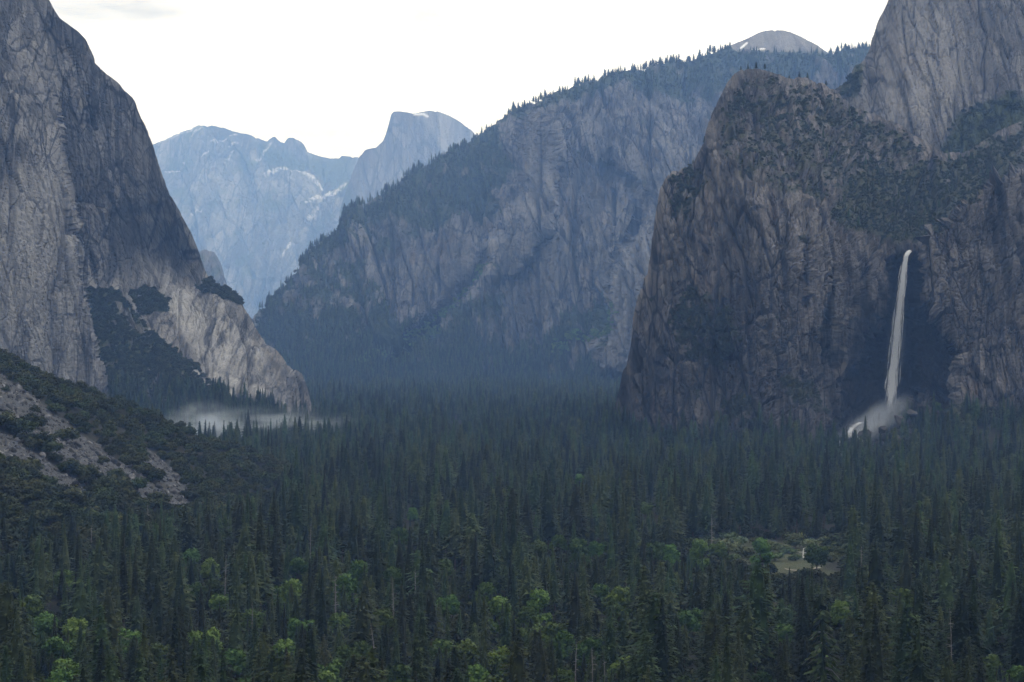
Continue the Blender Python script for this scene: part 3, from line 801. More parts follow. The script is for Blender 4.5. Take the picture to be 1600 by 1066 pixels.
def leafy(seed, H, R, lobes, leaves, leaf, trunk_h=0.35, flat=0.8):
    r = random.Random(seed)
    tr, cr = Quads(), Quads()
    tr.tube([(0, 0, -1.0), (r.uniform(-.3, .3), r.uniform(-.3, .3), H * trunk_h), (r.uniform(-.6, .6), r.uniform(-.6, .6), H * 0.75)], [0.028 * H, 0.02 * H, 0.006 * H], 5)
    cs = []
    for i in range(lobes):
        a = i * 2.4 + r.uniform(-.4, .4); q = math.sqrt((i + .5) / lobes) * 0.72
        zc = H * (trunk_h + (1 - trunk_h) * (0.62 - 0.5 * q * q + r.uniform(-.3, .16)))
        c = np.array([math.cos(a) * q * R, math.sin(a) * q * R, zc]); rr = R * r.uniform(0.30, 0.52)
        cs.append((c, rr))
        tr.tube([(0, 0, H * trunk_h * .8), tuple(c * np.array([.5, .5, 1]) - np.array([0, 0, rr * .5])), tuple(c)], [0.012 * H, 0.008 * H, 0.002 * H], 3)
    for i in range(leaves):
        c, rr = cs[r.randrange(lobes)]
        v = np.array([r.gauss(0, 1), r.gauss(0, 1), r.gauss(0.25, 1)]); v /= np.linalg.norm(v)
        p = c + v * rr * (r.random() ** 0.35) * np.array([1, 1, flat]) * r.uniform(0.85, 1.15)
        if p[2] < 0.05: p[2] = r.uniform(0.05, 0.4)
        u = np.array([r.gauss(0, 1), r.gauss(0, 1), r.gauss(0, .6)]); u /= np.linalg.norm(u)
        w = np.cross(u, v + np.array([r.uniform(-.6, .6)] * 3)); w /= np.linalg.norm(w) + 1e-6
        s = leaf * r.uniform(.6, 1.4)
        cr.quad(tuple(p - u * s - w * s * .5), tuple(p + u * s - w * s * .6), tuple(p + u * s * .8 + w * s * .6), tuple(p - u * s * .9 + w * s * .7))
    return tr, cr

CONIFERS = []   # (trunk mesh, crown mesh, form word)
for i, (H, R, lv, per, sh, dr, sp, mat, word) in enumerate([
        (44, 8.0, 38, 8, 0.72, 0.30, 0.05, 'needles', 'tall narrow dark conifer'), (38, 8.6, 34, 8, 0.62, 0.25, 0.10, 'needles', 'broad dark conifer'),
        (46, 6.6, 38, 7, 0.75, 0.35, 0.18, 'needles', 'very slender dark conifer'), (33, 6.8, 30, 8, 0.85, 0.22, 0.04, 'needles_olive', 'short pointed olive conifer'),
        (41, 8.6, 30, 7, 0.5, 0.18, 0.22, 'needles', 'round-topped open pine'), (36, 7.4, 32, 8, 0.78, 0.3, 0.1, 'needles', 'medium pointed dark conifer')]):
    tr, cr = conifer(11 + i, H, R, int(lv * 1.25), per + 1, 8, 0.14 if i != 4 else 0.34, sh, dr, sp, mat)
    CONIFERS.append((tr.mesh('trunk', M['bark']), cr.mesh('crown', M[mat]), word, H))
BROAD = []
for i, (H, R) in enumerate([(19, 6.8), (16, 5.8), (22, 7.0), (14, 6.0)]):
    tr, cr = leafy(31 + i, H, R, 18, 3600, 0.55, 0.12, 1.05)
    BROAD.append((tr.mesh('trunk', M['bark']), cr.mesh('crown', M['leaves']), H))
OAK = []
for i, (H, R) in enumerate([(8.5, 6.0), (7.0, 6.5), (10.0, 6.5), (6.0, 5.0)]):
    tr, cr = leafy(51 + i, H, R, 11, 1500, 0.48, 0.15, 0.75)
    OAK.append((tr.mesh('stem', M['bark']), cr.mesh('foliage', M['oak']), H))

# instance sources for the uncountable masses (never linked to the scene by themselves)
def source(name, parts):
    """joins (Quads, material) into one mesh object for instancing"""
    v, f, mi, mats = [], [], [], []
    for q, m_ in parts:
        n = len(v); v += q.v; f += [tuple(i + n for i in fc) for fc in q.f]; mi += [len(mats)] * len(q.f); mats.append(m_)
    me = mesh_from(name, v, f, None)
    for m_ in mats: me.materials.append(m_)
    me.polygons.foreach_set('material_index', np.array(mi, np.int32))
    return bpy.data.objects.new(name, me)

def collect(name, objs):
    c = bpy.data.collections.new(name)
    for o in objs: c.objects.link(o)
    return c

far_src = collect('far_conifer_kinds', [source('far_conifer_kind', [(a, M['bark']), (b_, M['needles_far'])]) for a, b_ in
          [conifer(70 + i, H, R, int(lv * 1.1), 7, 5, st, sh, 0.28, sp) for i, (H, R, lv, st, sh, sp) in enumerate([(40, 7.6, 28, .14, .74, .05), (36, 7.8, 26, .16, .62, .1), (44, 6.4, 30, .16, .76, .12), (31, 7.0, 24, .12, .8, .05), (38, 8.2, 24, .32, .5, .2), (30, 8.6, 18, .34, .4, .3), (42, 5.4, 26, .2, .9, .15), (26, 6.4, 18, .1, .7, .1)])]])
bush_src = collect('brush_kinds', [source('brush_kind', [(leafy(90 + i, H, R, 7, 420, 0.7, 0.1, 0.8)[1], M['brush'])]) for i, (H, R) in enumerate([(6, 4.5), (4, 4.5), (8, 5), (5, 3.2)])])
oak_src = collect('oak_kinds', [source('oak_kind', [(leafy(120 + i, H, R, 10, 900, 0.6, 0.12, 0.75)[1], M['oak'])]) for i, (H, R) in enumerate([(8, 6), (6.5, 6), (9, 6.5)])])

def rock_quads(seed, n=1):
    r = random.Random(seed)
    q = Quads()
    g = 5
    nrm = [(1, 0, 0), (-1, 0, 0), (0, 1, 0), (0, -1, 0), (0, 0, 1), (0, 0, -1)]
    cuts = [(np.array([r.gauss(0, 1) for _ in range(3)]), r.uniform(0.5, 0.85)) for _ in range(14)]
    cuts = [(c / np.linalg.norm(c), d) for c, d in cuts]
    def shape(p):
        p = np.array(p, float); p /= np.linalg.norm(p)
        s = 1.15
        for c, d in cuts:
            k = p @ c
            if k > 0: s = min(s, d / k)
        return tuple(p * s)
    for n_ in nrm:
        n_ = np.array(n_, float); u = np.array([n_[1], n_[2], n_[0]]); w = np.cross(n_, u)
        for i in range(g):
            for j in range(g):
                c = [shape(n_ + u * (2 * (i + a) / g - 1) + w * (2 * (j + b_) / g - 1)) for a, b_ in ((0, 0), (1, 0), (1, 1), (0, 1))]
                q.quad(*c)
    return q
rock_src = collect('rock_kinds', [source('rock_kind', [(rock_quads(i), M['boulder'])]) for i in range(4)])

def scatter_stuff(name, pts, scale, coll, n_kinds, label, cat, tilt=0.06, seed=0):
    """one object: a plant (or stone) at each vertex"""
    rg_ = np.random.default_rng(seed)
    n = len(pts)
    me = bpy.data.meshes.new(name)
    me.vertices.add(n); me.vertices.foreach_set('co', np.asarray(pts, np.float32).ravel())
    scale = np.asarray(scale, np.float32)
    if scale.ndim == 1: scale = np.stack([scale * rg_.uniform(.85, 1.15, n), scale * rg_.uniform(.85, 1.15, n), scale], -1)
    rot = np.stack([rg_.normal(0, tilt, n), rg_.normal(0, tilt, n), rg_.uniform(0, 6.283, n)], -1)
    for key, val in (('size', scale), ('turn', rot)):
        a = me.attributes.new(key, 'FLOAT_VECTOR', 'POINT'); a.data.foreach_set('vector', np.asarray(val, np.float32).ravel())
    a = me.attributes.new('kind_index', 'INT', 'POINT'); a.data.foreach_set('value', rg_.integers(0, n_kinds, n).astype(np.int32))
    me.update()
    o = link(name, me)
    ng = bpy.data.node_groups.new(name + '_scatter', 'GeometryNodeTree')
    ng.interface.new_socket('Geometry', in_out='INPUT', socket_type='NodeSocketGeometry')
    ng.interface.new_socket('Geometry', in_out='OUTPUT', socket_type='NodeSocketGeometry')
    gi, go = ng.nodes.new('NodeGroupInput'), ng.nodes.new('NodeGroupOutput')
    ci = ng.nodes.new('GeometryNodeCollectionInfo'); ci.inputs['Collection'].default_value = coll
    ci.inputs['Separate Children'].default_value = True; ci.inputs['Reset Children'].default_value = True
    ip = ng.nodes.new('GeometryNodeInstanceOnPoints'); ip.inputs['Pick Instance'].default_value = True
    def named(nm, ty):
        k = ng.nodes.new('GeometryNodeInputNamedAttribute'); k.data_type = ty; k.inputs['Name'].default_value = nm
        return next(s for s in k.outputs if s.enabled and s.name == 'Attribute')
    e2r = ng.nodes.new('FunctionNodeEulerToRotation')
    ng.links.new(named('turn', 'FLOAT_VECTOR'), e2r.inputs[0])
    ng.links.new(gi.outputs[0], ip.inputs['Points']); ng.links.new(ci.outputs[0], ip.inputs['Instance'])
    ng.links.new(named('kind_index', 'INT'), ip.inputs['Instance Index'])
    ng.links.new(e2r.outputs[0], ip.inputs['Rotation']); ng.links.new(named('size', 'FLOAT_VECTOR'), ip.inputs['Scale'])
    ng.links.new(ip.outputs[0], go.inputs[0])
    mod = o.modifiers.new('scatter', 'NODES'); mod.node_group = ng
    return tag(o, label, cat, kind='stuff')

# ------------------------------------------------------------------ things placed one by one
def thing(name, loc, parts, label, cat, group=None, scale=(1, 1, 1), rz=0.0, tilt=(0, 0)):
    e = bpy.data.objects.new(name, None)
    e.empty_display_size = 1.0
    C.objects.link(e)
    e.location = loc; e.rotation_euler = (tilt[0], tilt[1], rz); e.scale = scale
    tag(e, label, cat, group)
    for nm, me in parts:
        o = link(nm, me, e)
        if nm == 'bare_branches': o['kind'] = 'stuff'     # twigs too small to pick apart
    return e

def depth_for_top(py, h, px, base=None):
    """distance at which something of height h standing on the ground has its top on row py"""
    d = np.arange(560, 3200, 6.0)
    z = ground_z((px - HX) / F * d, d) + h
    hit = np.nonzero(HY - (z - CZ) / d * F <= py)[0]
    return float(d[hit[0]]) if len(hit) else 3000.0

KEEP = []       # (px, half width, top row, bottom row, distance): nothing nearer may stand in front of these

# pale sticks: dead trees (column, top row, bottom row seen)
snags = [(615, 903, 968, 'bare grey trunk standing alone left of centre near the bottom'), (649, 886, 940, 'straight pale dead trunk just right of the bare grey trunk'), (590, 975, 1022, 'short leaning dead trunk near the bottom, left of centre'),
         (899, 1002, 1060, 'pale dead trunk at the bottom edge right of centre'), (926, 1016, 1062, 'forked dead tree at the bottom edge right of the pale trunk'), (945, 1034, 1062, 'broken dead stub at the bottom edge, rightmost of three'),
         (351, 868, 925, 'leaning white dead trunk among green trees lower left'), (366, 848, 880, 'thin upright dead trunk behind the leaning white one'), (485, 817, 860, 'small distant dead trunk in the forest left of centre'),
         (524, 900, 938, 'ragged grey dead tree with branch stubs, lower left of centre'), (231, 789, 822, 'thin dead pole at the foot of the talus spur'), (143, 827, 850, 'short dead pole left among the oaks'),
         (394, 940, 978, 'dead trunk with twigs beside the lower left green trees'), (1112, 803, 832, 'pale grey dead tree behind the meadow, at its left'), (1346, 855, 895, 'grey dead tree just right of the meadow'), (1487, 951, 1062, 'tall bare-topped dead tree at the bottom right')]
def snag_mesh(seed, H, n):
    r = random.Random(seed); t = Quads(); b_ = Quads()
    bend = r.uniform(-.8, .8)
    t.tube([(0, 0, -1), (0, 0, H * .4), (bend * .4, 0, H * .75), (bend, r.uniform(-.4, .4), H)], [0.36, 0.28, 0.18, 0.05], 6)
    for i in range(n):
        q = r.uniform(.35, .97); a = r.uniform(0, 6.28); L = r.uniform(1, 4.2) * (1.15 - q)+ .5
        z = H * q; x0 = bend * max(0, (q - .4) / .6)
        b_.tube([(x0, 0, z), (x0 + math.cos(a) * L * .6, math.sin(a) * L * .6, z + L * .05), (x0 + math.cos(a) * L, math.sin(a) * L, z + L * r.uniform(-.3, .35))], [0.13, 0.09, 0.03], 3)
    return t.mesh('trunk', M['deadwood']), b_.mesh('bare_branches', M['deadwood'])
for i, (px, t0, t1, lab) in enumerate(snags):
    h = 40.0 if i == 15 else (17.0 if px in (231, 143) else 27.0)
    d = depth_for_top(t0, h, px)
    x = (px - HX) / F * d
    z = float(ground_z(np.array([x]), np.array([d]))[0])
    tm, bm_ = snag_mesh(200 + i, h, 34 if i in (9, 15, 13, 14) else 12)
    thing('dead_tree', (x, d, z), [('trunk', tm), ('bare_branches', bm_)], lab, 'dead tree', 'dead trees standing in the forest', rz=i * 1.3, tilt=(0, 0.16 if i == 6 else (0.1 if i == 2 else 0.0)))
    KEEP.append((px, 3, t0, t0 + 0.6 * (t1 - t0), d))

# the big pine with drooping pale limbs
d = depth_for_top(945, 47, 1285)
tr_, cr_ = conifer(401, 47, 10.0, 19, 5, 4, 0.3, 0.6, 0.62, 0.75, 'needles', False)
limb_r = random.Random(8)
for i_ in range(110):
    t_ = limb_r.random(); z_ = 47 * (.32 + .66 * t_); L_ = 9.5 * (1 - t_) ** .6 * limb_r.uniform(.6, 1.1); a_ = limb_r.uniform(0, 6.28)
    tr_.tube([(0, 0, z_), (math.cos(a_) * L_ * .5, math.sin(a_) * L_ * .5, z_ - L_ * .12), (math.cos(a_) * L_, math.sin(a_) * L_, z_ - L_ * .55)], [.2, .15, .05], 4)
    for q_ in (.55, .75, .95):
        for _ in range(3):
            c_ = np.array([math.cos(a_) * L_ * q_, math.sin(a_) * L_ * q_, z_ - L_ * (.12 if q_ < .6 else .5 * q_)]) + np.array([limb_r.uniform(-.5, .5) for _ in range(3)])
            d_ = np.array([math.cos(a_), math.sin(a_), -.5]) * .8; w_ = np.array([-math.sin(a_), math.cos(a_), limb_r.uniform(-.5, .5)]) * .4
            cr_.quad(tuple(c_ - d_ - w_), tuple(c_ + d_ - w_), tuple(c_ + d_ + w_), tuple(c_ - d_ + w_))
x = (1285 - HX) / F * d
thing('pine_tree', (x, d, float(ground_z(np.array([x]), np.array([d]))[0])), [('trunk', tr_.mesh('trunk', M['pale_limb'])), ('crown', cr_.mesh('crown', M['needles']))],
      'big sparse pine with drooping pale limbs at the bottom right', 'tree')
KEEP.append((1285, 34, 945, 1066, d))

# bright broadleaf trees: (column, top row)
broad = [(842, 838, 'pale green rounded tree at the left end of the row left of the meadow'), (872, 832, 'pale green tree second in the row left of the meadow'), (905, 836, 'light green tree third in the row left of the meadow'), (932, 842, 'light green tree at the right end of the row left of the meadow'),
         (1022, 838, 'large rounded green tree at the meadow\'s far left'), (1048, 846, 'rounded green tree right beside the large one left of the meadow'), (1092, 838, 'tall light green tree at the back left of the meadow'), (1122, 843, 'bushy light green tree behind the meadow'),
         (1276, 842, 'bright green tree standing in the meadow near the pale post'), (1527, 832, 'lone bright green tree in the dark forest at right'), (1190, 836, 'small dark rounded tree in the middle of the meadow\'s far edge'),
         (345, 925, 'bright green leafy tree lower left, above a paler one'), (322, 972, 'bright green leafy tree at the bottom left'), (430, 912, 'green leafy tree beside the brownish crown, lower left'), (456, 900, 'small bright green tree right of the brownish crown'),
         (298, 853, 'bright green tree at the foot of the talus spur'), (470, 955, 'yellow-green leafy tree at lower left of centre'), (540, 1002, 'bright green leafy tree on the bottom edge, left of centre'), (512, 1040, 'green leafy tree at the very bottom, left of centre'),
         (690, 992, 'light green leafy tree near the bottom centre'), (780, 1000, 'green leafy tree at the bottom centre'), (882, 1040, 'small bright green tree beside the pale dead trunk'), (925, 988, 'green leafy tree half hidden at the bottom, right of centre'),
         (775, 1052, 'low green tree at the very bottom centre'), (625, 816, 'green tree showing in a gap of the mid forest'), (645, 790, 'small green tree in the mid forest left of centre'), (905, 738, 'yellow-green tree far back near the buttress foot'), (712, 655, 'tiny pale tree far back in the valley forest'),
         (1465, 618, 'bright green tree beside the foot of the waterfall'), (1590, 1035, 'green leafy tree in the bottom right corner'), (120, 960, 'dull green leafy tree lower far left'), (250, 1000, 'dull green leafy tree at the bottom left of the bright one'), (100, 880, 'green tree below the talus at far left'),
         (600, 945, 'light green tree behind the short leaning dead trunk'), (560, 870, 'light green tree left of the straight dead trunk'), (700, 925, 'light green tree in the middle of the lower forest'), (1010, 780, 'green tree in the forest behind the row of pale green trees')]
rb = random.Random(77)
spots = []
while len(spots) < 44:
    px = rb.uniform(10, 1000) if rb.random() < .85 else rb.uniform(1000, 1590); t0 = rb.uniform(850, 1055) if px < 700 else rb.uniform(900, 1055)
    if all(abs(px - a) > 26 or abs(t0 - b) > 16 for a, b, *_ in broad) and t0 > 850 + max(0, 300 - px) * .15:
        where = next(w for lim, w in ((200, 'far left'), (400, 'left'), (600, 'left of centre'), (800, 'centre'), (1000, 'right of centre'), (9999, 'right')) if px < lim)
        depth_w = 'very bottom' if t0 > 1015 else ('lower forest' if t0 > 950 else 'middle of the forest')
        broad.append((px, t0, 'green leafy crown among the conifers, %s, %s' % (depth_w, where))); spots.append(px)
for i, (px, t0, lab) in enumerate(broad):
    tm, cm, H = BROAD[i % 4]
    s = 0.75 if t0 < 800 else 1.0
    if px == 1465:
        d = 2290.0
        z = CZ - (t0 - HY) / F * d - H
    else:
        d = depth_for_top(t0, H * s, px)
        z = float(ground_z(np.array([(px - HX) / F * d]), np.array([d]))[0])
    thing('broadleaf_tree', ((px - HX) / F * d, d, z), [('trunk', tm), ('crown', cm)], lab, 'tree', 'light green broadleaf trees', scale=(s, s, s), rz=i * 0.9)
    KEEP.append((px, 15 * s, t0, t0 + (26 if 820 < t0 < 850 else 20) * s, d))

KEEP.append((305, 48, 650, 692, 2520))
KEEP.append((420, 50, 655, 676, 2520))
# conifers in front of the valley mist
mist_trees = [(238, 643, 'tall dark conifer on the spur left of the mist'), (275, 660, 'conifer at the left end of the row against the mist'), (286, 663, 'second conifer from the left against the mist'), (296, 659, 'open-topped conifer in the middle against the mist'),
              (312, 657, 'tall conifer right of middle against the mist'), (321, 655, 'tallest conifer against the brightest mist'), (333, 664, 'rightmost conifer silhouetted against the mist'), (265, 668, 'small conifer half in the mist at its left edge')]
for i, (px, t0, lab) in enumerate(mist_trees):
    d = 1790.0 if i == 0 else 2410.0 + 8 * i
    x = (px - HX) / F * d
    zt = CZ - (t0 - HY) / F * d
    z = float(ground_z(np.array([x]), np.array([d]))[0])
    tm, cm, w_, H = CONIFERS[(0, 0, 5, 4, 0, 2, 5, 3)[i]]
    s = max((zt - z) / H, 0.4)
    thing('conifer_tree', (x, d, z), [('trunk', tm), ('crown', cm)], lab, 'tree', 'conifers against the mist', scale=(min(s, 1.1),) * 2 + (s,), rz=i)
    KEEP.append((px, 7, t0, t0 + 30, d))

# pines on the crown of the buttress
def on_sheet(name, px, py):
    S = SHEETS[name]
    k = np.argmin((S['px'] - px) ** 2 + (S['py'] - py) ** 2)
    return S['P'].reshape(-1, 3)[k]
for i, (px, py, s, lab) in enumerate([(1158, 107, .35, 'leftmost small pine on the buttress top'), (1170, 106, .4, 'second small pine from the left on the buttress top'), (1183, 105, .45, 'bushy pine on the highest point of the buttress'), (1197, 107, .42, 'pine just right of the buttress summit'),
                                     (1236, 121, .42, 'lone pine on the buttress top right of the summit'), (1248, 123, .5, 'broader lone pine on the buttress top, middle of three'), (1261, 125, .45, 'rightmost of three pines on the buttress top'), (1293, 132, .4, 'pine on the buttress shoulder near the upper cliff'), (1084, 256, .4, 'pine on the step of the buttress\'s left edge'), (1101, 226, .45, 'pine clinging to the upper left edge of the buttress')]):
    p = on_sheet('buttress', px, py)
    tm, cm, w_, H = CONIFERS[(3, 5, 1, 4)[i % 4]]
    thing('conifer_tree', (p[0], p[1] + 4, p[2] - 1.5), [('trunk', tm), ('crown', cm)], lab, 'tree', 'pines on the buttress top', scale=(s * 0.85, s * 0.85, s * 0.62), rz=i * 2.0)

# ------------------------------------------------------------------ the forest
def forest_points():
    out = []
    for y0, y1, sp in ((575, 1100, 13.6), (1100, 2000, 13.8), (2000, 3400, 14.5), (3400, 5350, 17.0)):
        ys = np.arange(y0, y1, sp)
        for y in ys:
            half = 0.30 * y + 50
            xs = np.arange(-half, half, sp)
            out.append(np.stack([xs + RNG.uniform(-.48, .48, len(xs)) * sp, y + RNG.uniform(-.48, .48, len(xs)) * sp], -1))
    return np.concatenate(out)
FP = forest_points()
fx, fy = FP[:, 0], FP[:, 1]
fz = ground_z(fx, fy)
fpx, fpy = project(fx, fy, fz)
patch = fbm(np.stack([fx * 0.006, fy * 0.006, 0 * fx], -1), 3, .5, 77)
height = np.clip(np.interp(fy, [600, 1000, 2500, 5000], [1.0, 0.9, 0.74, 0.66]) + 0.28 * patch + RNG.normal(0, 0.23, len(fx)), 0.3, 1.35)
ok = np.ones(len(fx), bool)
ok &= RNG.random(len(fx)) > np.clip(0.10 + 0.35 * (patch < -0.30), 0, 1)
base_floor = perlin(np.stack([fx * 0.004, fy * 0.004, 0 * fx], -1), 91) * 3.0
on_spur = (fz - base_floor > 9) & (fpx < 620)
ok &= ~(on_spur & (fy > 1180) & (RNG.random(len(fx)) < np.clip((fz - 9) / 26 + 0.72, 0, 0.985)))
scree_here = sum(poly_mask(fpx, fpy, s, 4) for s in SCREE) > 0.3
ok &= ~(scree_here & (fy > 1000) & (fy < 2000))
ok &= ~(poly_mask(fpx, fpy, MEADOW, 4) > 0.4)
# feet of the cliffs
ok &= ~((fpx < 474) & (fy > np.interp(fpx, [-200, 0, 165, 300, 494], [2700, 2890, 2960, 2990, 3060])))
ok &= ~((fpx > 968) & (fy > np.interp(fpx, [930, 1000, 1100, 1300, 1440, 1700], [2350, 2300, 2270, 2290, 2300, 2270])))
ok &= ~((fpx > 1300) & (fpx < 1420) & (fy > 2200))
top_py = project(fx, fy, fz + 38 * height)[1]
limit = np.full(len(fx), -1e9)                     # smaller trees stand in front of the things one sees between the conifers
for (kx, kw, k0, k1, kd) in KEEP:
    half = kw + 3.5 * F / fy
    hit = (np.abs(fpx - kx) < half * 0.8) & (fy < kd + 4) & (top_py < k1)
    limit = np.where(hit, np.maximum(limit, k1), limit)
infront = (fy < 1420) & (fpx > 1065) & (fpx < 1325)
limit = np.where(infront, np.maximum(limit, np.interp(fpx, [1060, 1120, 1200, 1230, 1290, 1330], [862, 868, 884, 892, 894, 880])), limit)
spur_front = (fpx < 455) & (fy > 1000) & (fy < 1950)
limit = np.where(spur_front, np.maximum(limit, np.interp(fpx, [0, 150, 300, 380, 430, 455], [800, 792, 778, 775, 768, 700])), limit)
lim2 = limit + np.where((fy > 1950), RNG.normal(-4, 13, len(fx)), RNG.exponential(7, len(fx)) - 14 * (spur_front & (RNG.random(len(fx)) < .3)))
need = (CZ - (lim2 - HY) / F * fy - fz) / 38.0
short = (top_py < lim2) & (limit > 0)
height = np.where(short, need, height)
ok &= height > 0.14
top_py = project(fx, fy, fz + 38 * height)[1]
fx, fy, fz, fpx, fpy, height, top_py = [a[ok] for a in (fx, fy, fz, fpx, fpy, height, top_py)]
vis = (fpx > -10) & (fpx < 1610) & (top_py < 1050)
order = np.argsort(np.where(vis, fy, 1e9))
near_idx = order[:286]
rest = np.ones(len(fx), bool); rest[near_idx] = False
zones = [(130, 'at the bottom left corner'), (330, 'on the bottom edge below the talus spur'), (560, 'on the bottom edge left of the dead trunks'), (720, 'on the bottom edge under the bare grey trunk'), (880, 'on the bottom edge at centre'), (1050, 'on the bottom edge by the forked dead tree'),
         (1230, 'on the bottom edge below the meadow'), (1400, 'beside the big drooping pine, bottom right'), (1520, 'around the bare-topped dead tree, bottom right'), (9999, 'in the bottom right corner')]
for n_, i in enumerate(near_idx):
    k = int(RNG.choice(6, p=[.27, .2, .17, .1, .1, .16]))
    tm, cm, word, H = CONIFERS[k]
    zn = next(z_ for lim, z_ in zones if fpx[i] < lim) + (', low top' if top_py[i] > 1000 else (', high top' if top_py[i] < 950 else ''))
    s = float(height[i]) * 38 / H * RNG.uniform(0.92, 1.1)
    w_ = s * float(RNG.uniform(0.9, 1.15))
    thing('conifer_tree', (float(fx[i]), float(fy[i]), float(fz[i])), [('trunk', tm), ('crown', cm)], word + ' ' + zn, 'tree', 'conifers along the bottom: ' + word + ' ' + zn,
          scale=(w_, w_, s), rz=float(RNG.uniform(0, 6.28)), tilt=(float(RNG.normal(0, .015)), float(RNG.normal(0, .015))))
scatter_stuff('conifer_forest', np.stack([fx[rest], fy[rest], fz[rest]], -1), height[rest], far_src, 8, 'dense dark conifer forest covering the valley floor', 'forest', 0.02, 5)

ux = RNG.uniform(-420, 420, 14000); uy = RNG.uniform(575, 1500, 14000)
uk = (np.abs(ux) < 0.27 * uy + 20)
ux, uy = ux[uk], uy[uk]; uz = ground_z(ux, uy)
upx, upy = project(ux, uy, uz)
uk = (uz < 12) & (poly_mask(upx, upy, MEADOW, 4) < 0.4)
scatter_stuff('undergrowth', np.stack([ux, uy, uz - .3], -1)[uk], RNG.uniform(.35, 1.1, int(uk.sum())), bush_src, 4, 'dark undergrowth filling the gaps between the conifers', 'undergrowth', 0.1, 14)
# forest climbing the slopes
def sheet_pick(name, n, weight, seed):
    S = SHEETS[name]
    P = S['P'].reshape(-1, 3)
    w = np.clip(weight(S).ravel(), 0, None)
    rg_ = np.random.default_rng(seed)
    k = rg_.choice(len(w), size=n, replace=True, p=w / w.sum())
    sp = P[k] + rg_.normal(0, 1.0, (n, 3)) * np.array([1, 1, 0]) * P[k][:, 1:2] * 0.0004
    return sp, k, S
def area_w(S):   # favours gentle, vegetated ground, even per picture area
    return S['veg'] * (S['py'] < 1000)
pr, kr, S = sheet_pick('ridge', 11000, lambda S: S['veg'] ** 2 * (0.35 + 0.65 * (S['py'] > 540)) * (S['py'] < 618) * (1 - 0.92 * rg_green(S['px'], S['py'])) * (1 - poly_mask(S['px'], S['py'], [(880, 575), (925, 522), (950, 508), (935, 548), (900, 585)], 5)), 1)
hr = np.random.default_rng(2).uniform(0.32, 0.7, len(pr)); hr[S['py'].ravel()[kr] > 560] *= 1.35
scatter_stuff('slope_forest', pr - np.array([0, 0, 1.5]), hr, far_src, 5, 'hazy conifers clothing the slopes of the middle ridge', 'forest', 0.03, 6)
# skyline trees
S = SHEETS['ridge']
T = S['P'][-1]; tpx = S['px'][-1]
rs = np.random.default_rng(9)
wsk = np.interp(tpx, [390, 480, 560, 700, 800, 1140, 1150, 1285, 1295, 1400], [.5, .6, .8, 1, 1, 1, .2, .2, 1, 1]) * (tpx > 400) * (tpx < 1440)
clump = np.clip(0.5 + 2.2 * perlin(np.stack([tpx / 22, 0 * tpx, 0 * tpx], -1), 12), 0.08, 2)
k = rs.choice(len(T), 620, p=wsk * clump / (wsk * clump).sum())
ps = T[k] + np.stack([rs.normal(0, 5, 620), rs.uniform(0, 90, 620), np.full(620, -3.0)], -1)
hs = np.clip(rs.normal(0.5, 0.2, 620), 0.18, 1.0)
scatter_stuff('skyline_trees', ps, np.stack([hs * 1.35, hs * 1.35, hs], -1), far_src, 5, 'row of tiny conifers along the skyline of the middle ridge', 'forest', 0.03, 7)
# brush on the cliffs
pts, sc_ = [], []
for nm, n, lo, hi, sd_ in (('buttress', 14000, .15, .6, 21), ('cliff', 5000, .35, 1.0, 22), ('upper_cliff', 700, .5, 1.2, 23), ('ridge', 6000, .5, 1.2, 24)):
    p, kk, S = sheet_pick(nm, n, lambda S: S['veg'] ** 1.5, sd_)
    pts.append(p - np.array([0, 0, .8])); sc_.append(np.random.default_rng(sd_).uniform(lo, hi, n))
scatter_stuff('brush', np.concatenate(pts), np.concatenate(sc_), bush_src, 4, 'dark green brush growing on ledges and slopes of the cliffs', 'brush', 0.15, 8)
green_src = collect('green_brush_kinds', [source('green_brush_kind', [(leafy(97 + i, 6, 5, 7, 420, 0.7, 0.1, 0.8)[1], M['leaves'])]) for i in range(2)])
pg, kg, S = sheet_pick('ridge', 1100, lambda S: rg_green(S['px'], S['py']) ** 2, 27)
scatter_stuff('gully_brush', pg - np.array([0, 0, .5]), np.random.default_rng(28).uniform(.7, 1.5, 1100), green_src, 2, 'light green brush in the gullies of the middle ridge', 'brush', 0.1, 29)
# conifers at the foot of the cliffs
p1, k1, S1 = sheet_pick('buttress', 750, lambda S: S['veg'] * (S['py'] > 655), 31)
p2, k2, S2 = sheet_pick('cliff', 700, lambda S: S['veg'] * (S['py'] > 610), 32)
p3, k3, S3 = sheet_pick('buttress', 260, lambda S: S['veg'] * (S['py'] < 390) * (S['px'] > 1290), 33)
scatter_stuff('foot_forest', np.concatenate([p1, p2, p3]) - np.array([0, 0, 1.5]), np.concatenate([RNG.uniform(.3, .8, 750), RNG.uniform(.35, .75, 700), RNG.uniform(.2, .38, 260)]), far_src, 5, 'conifers at the foot of the cliffs and in the hanging valley', 'forest', 0.03, 9)

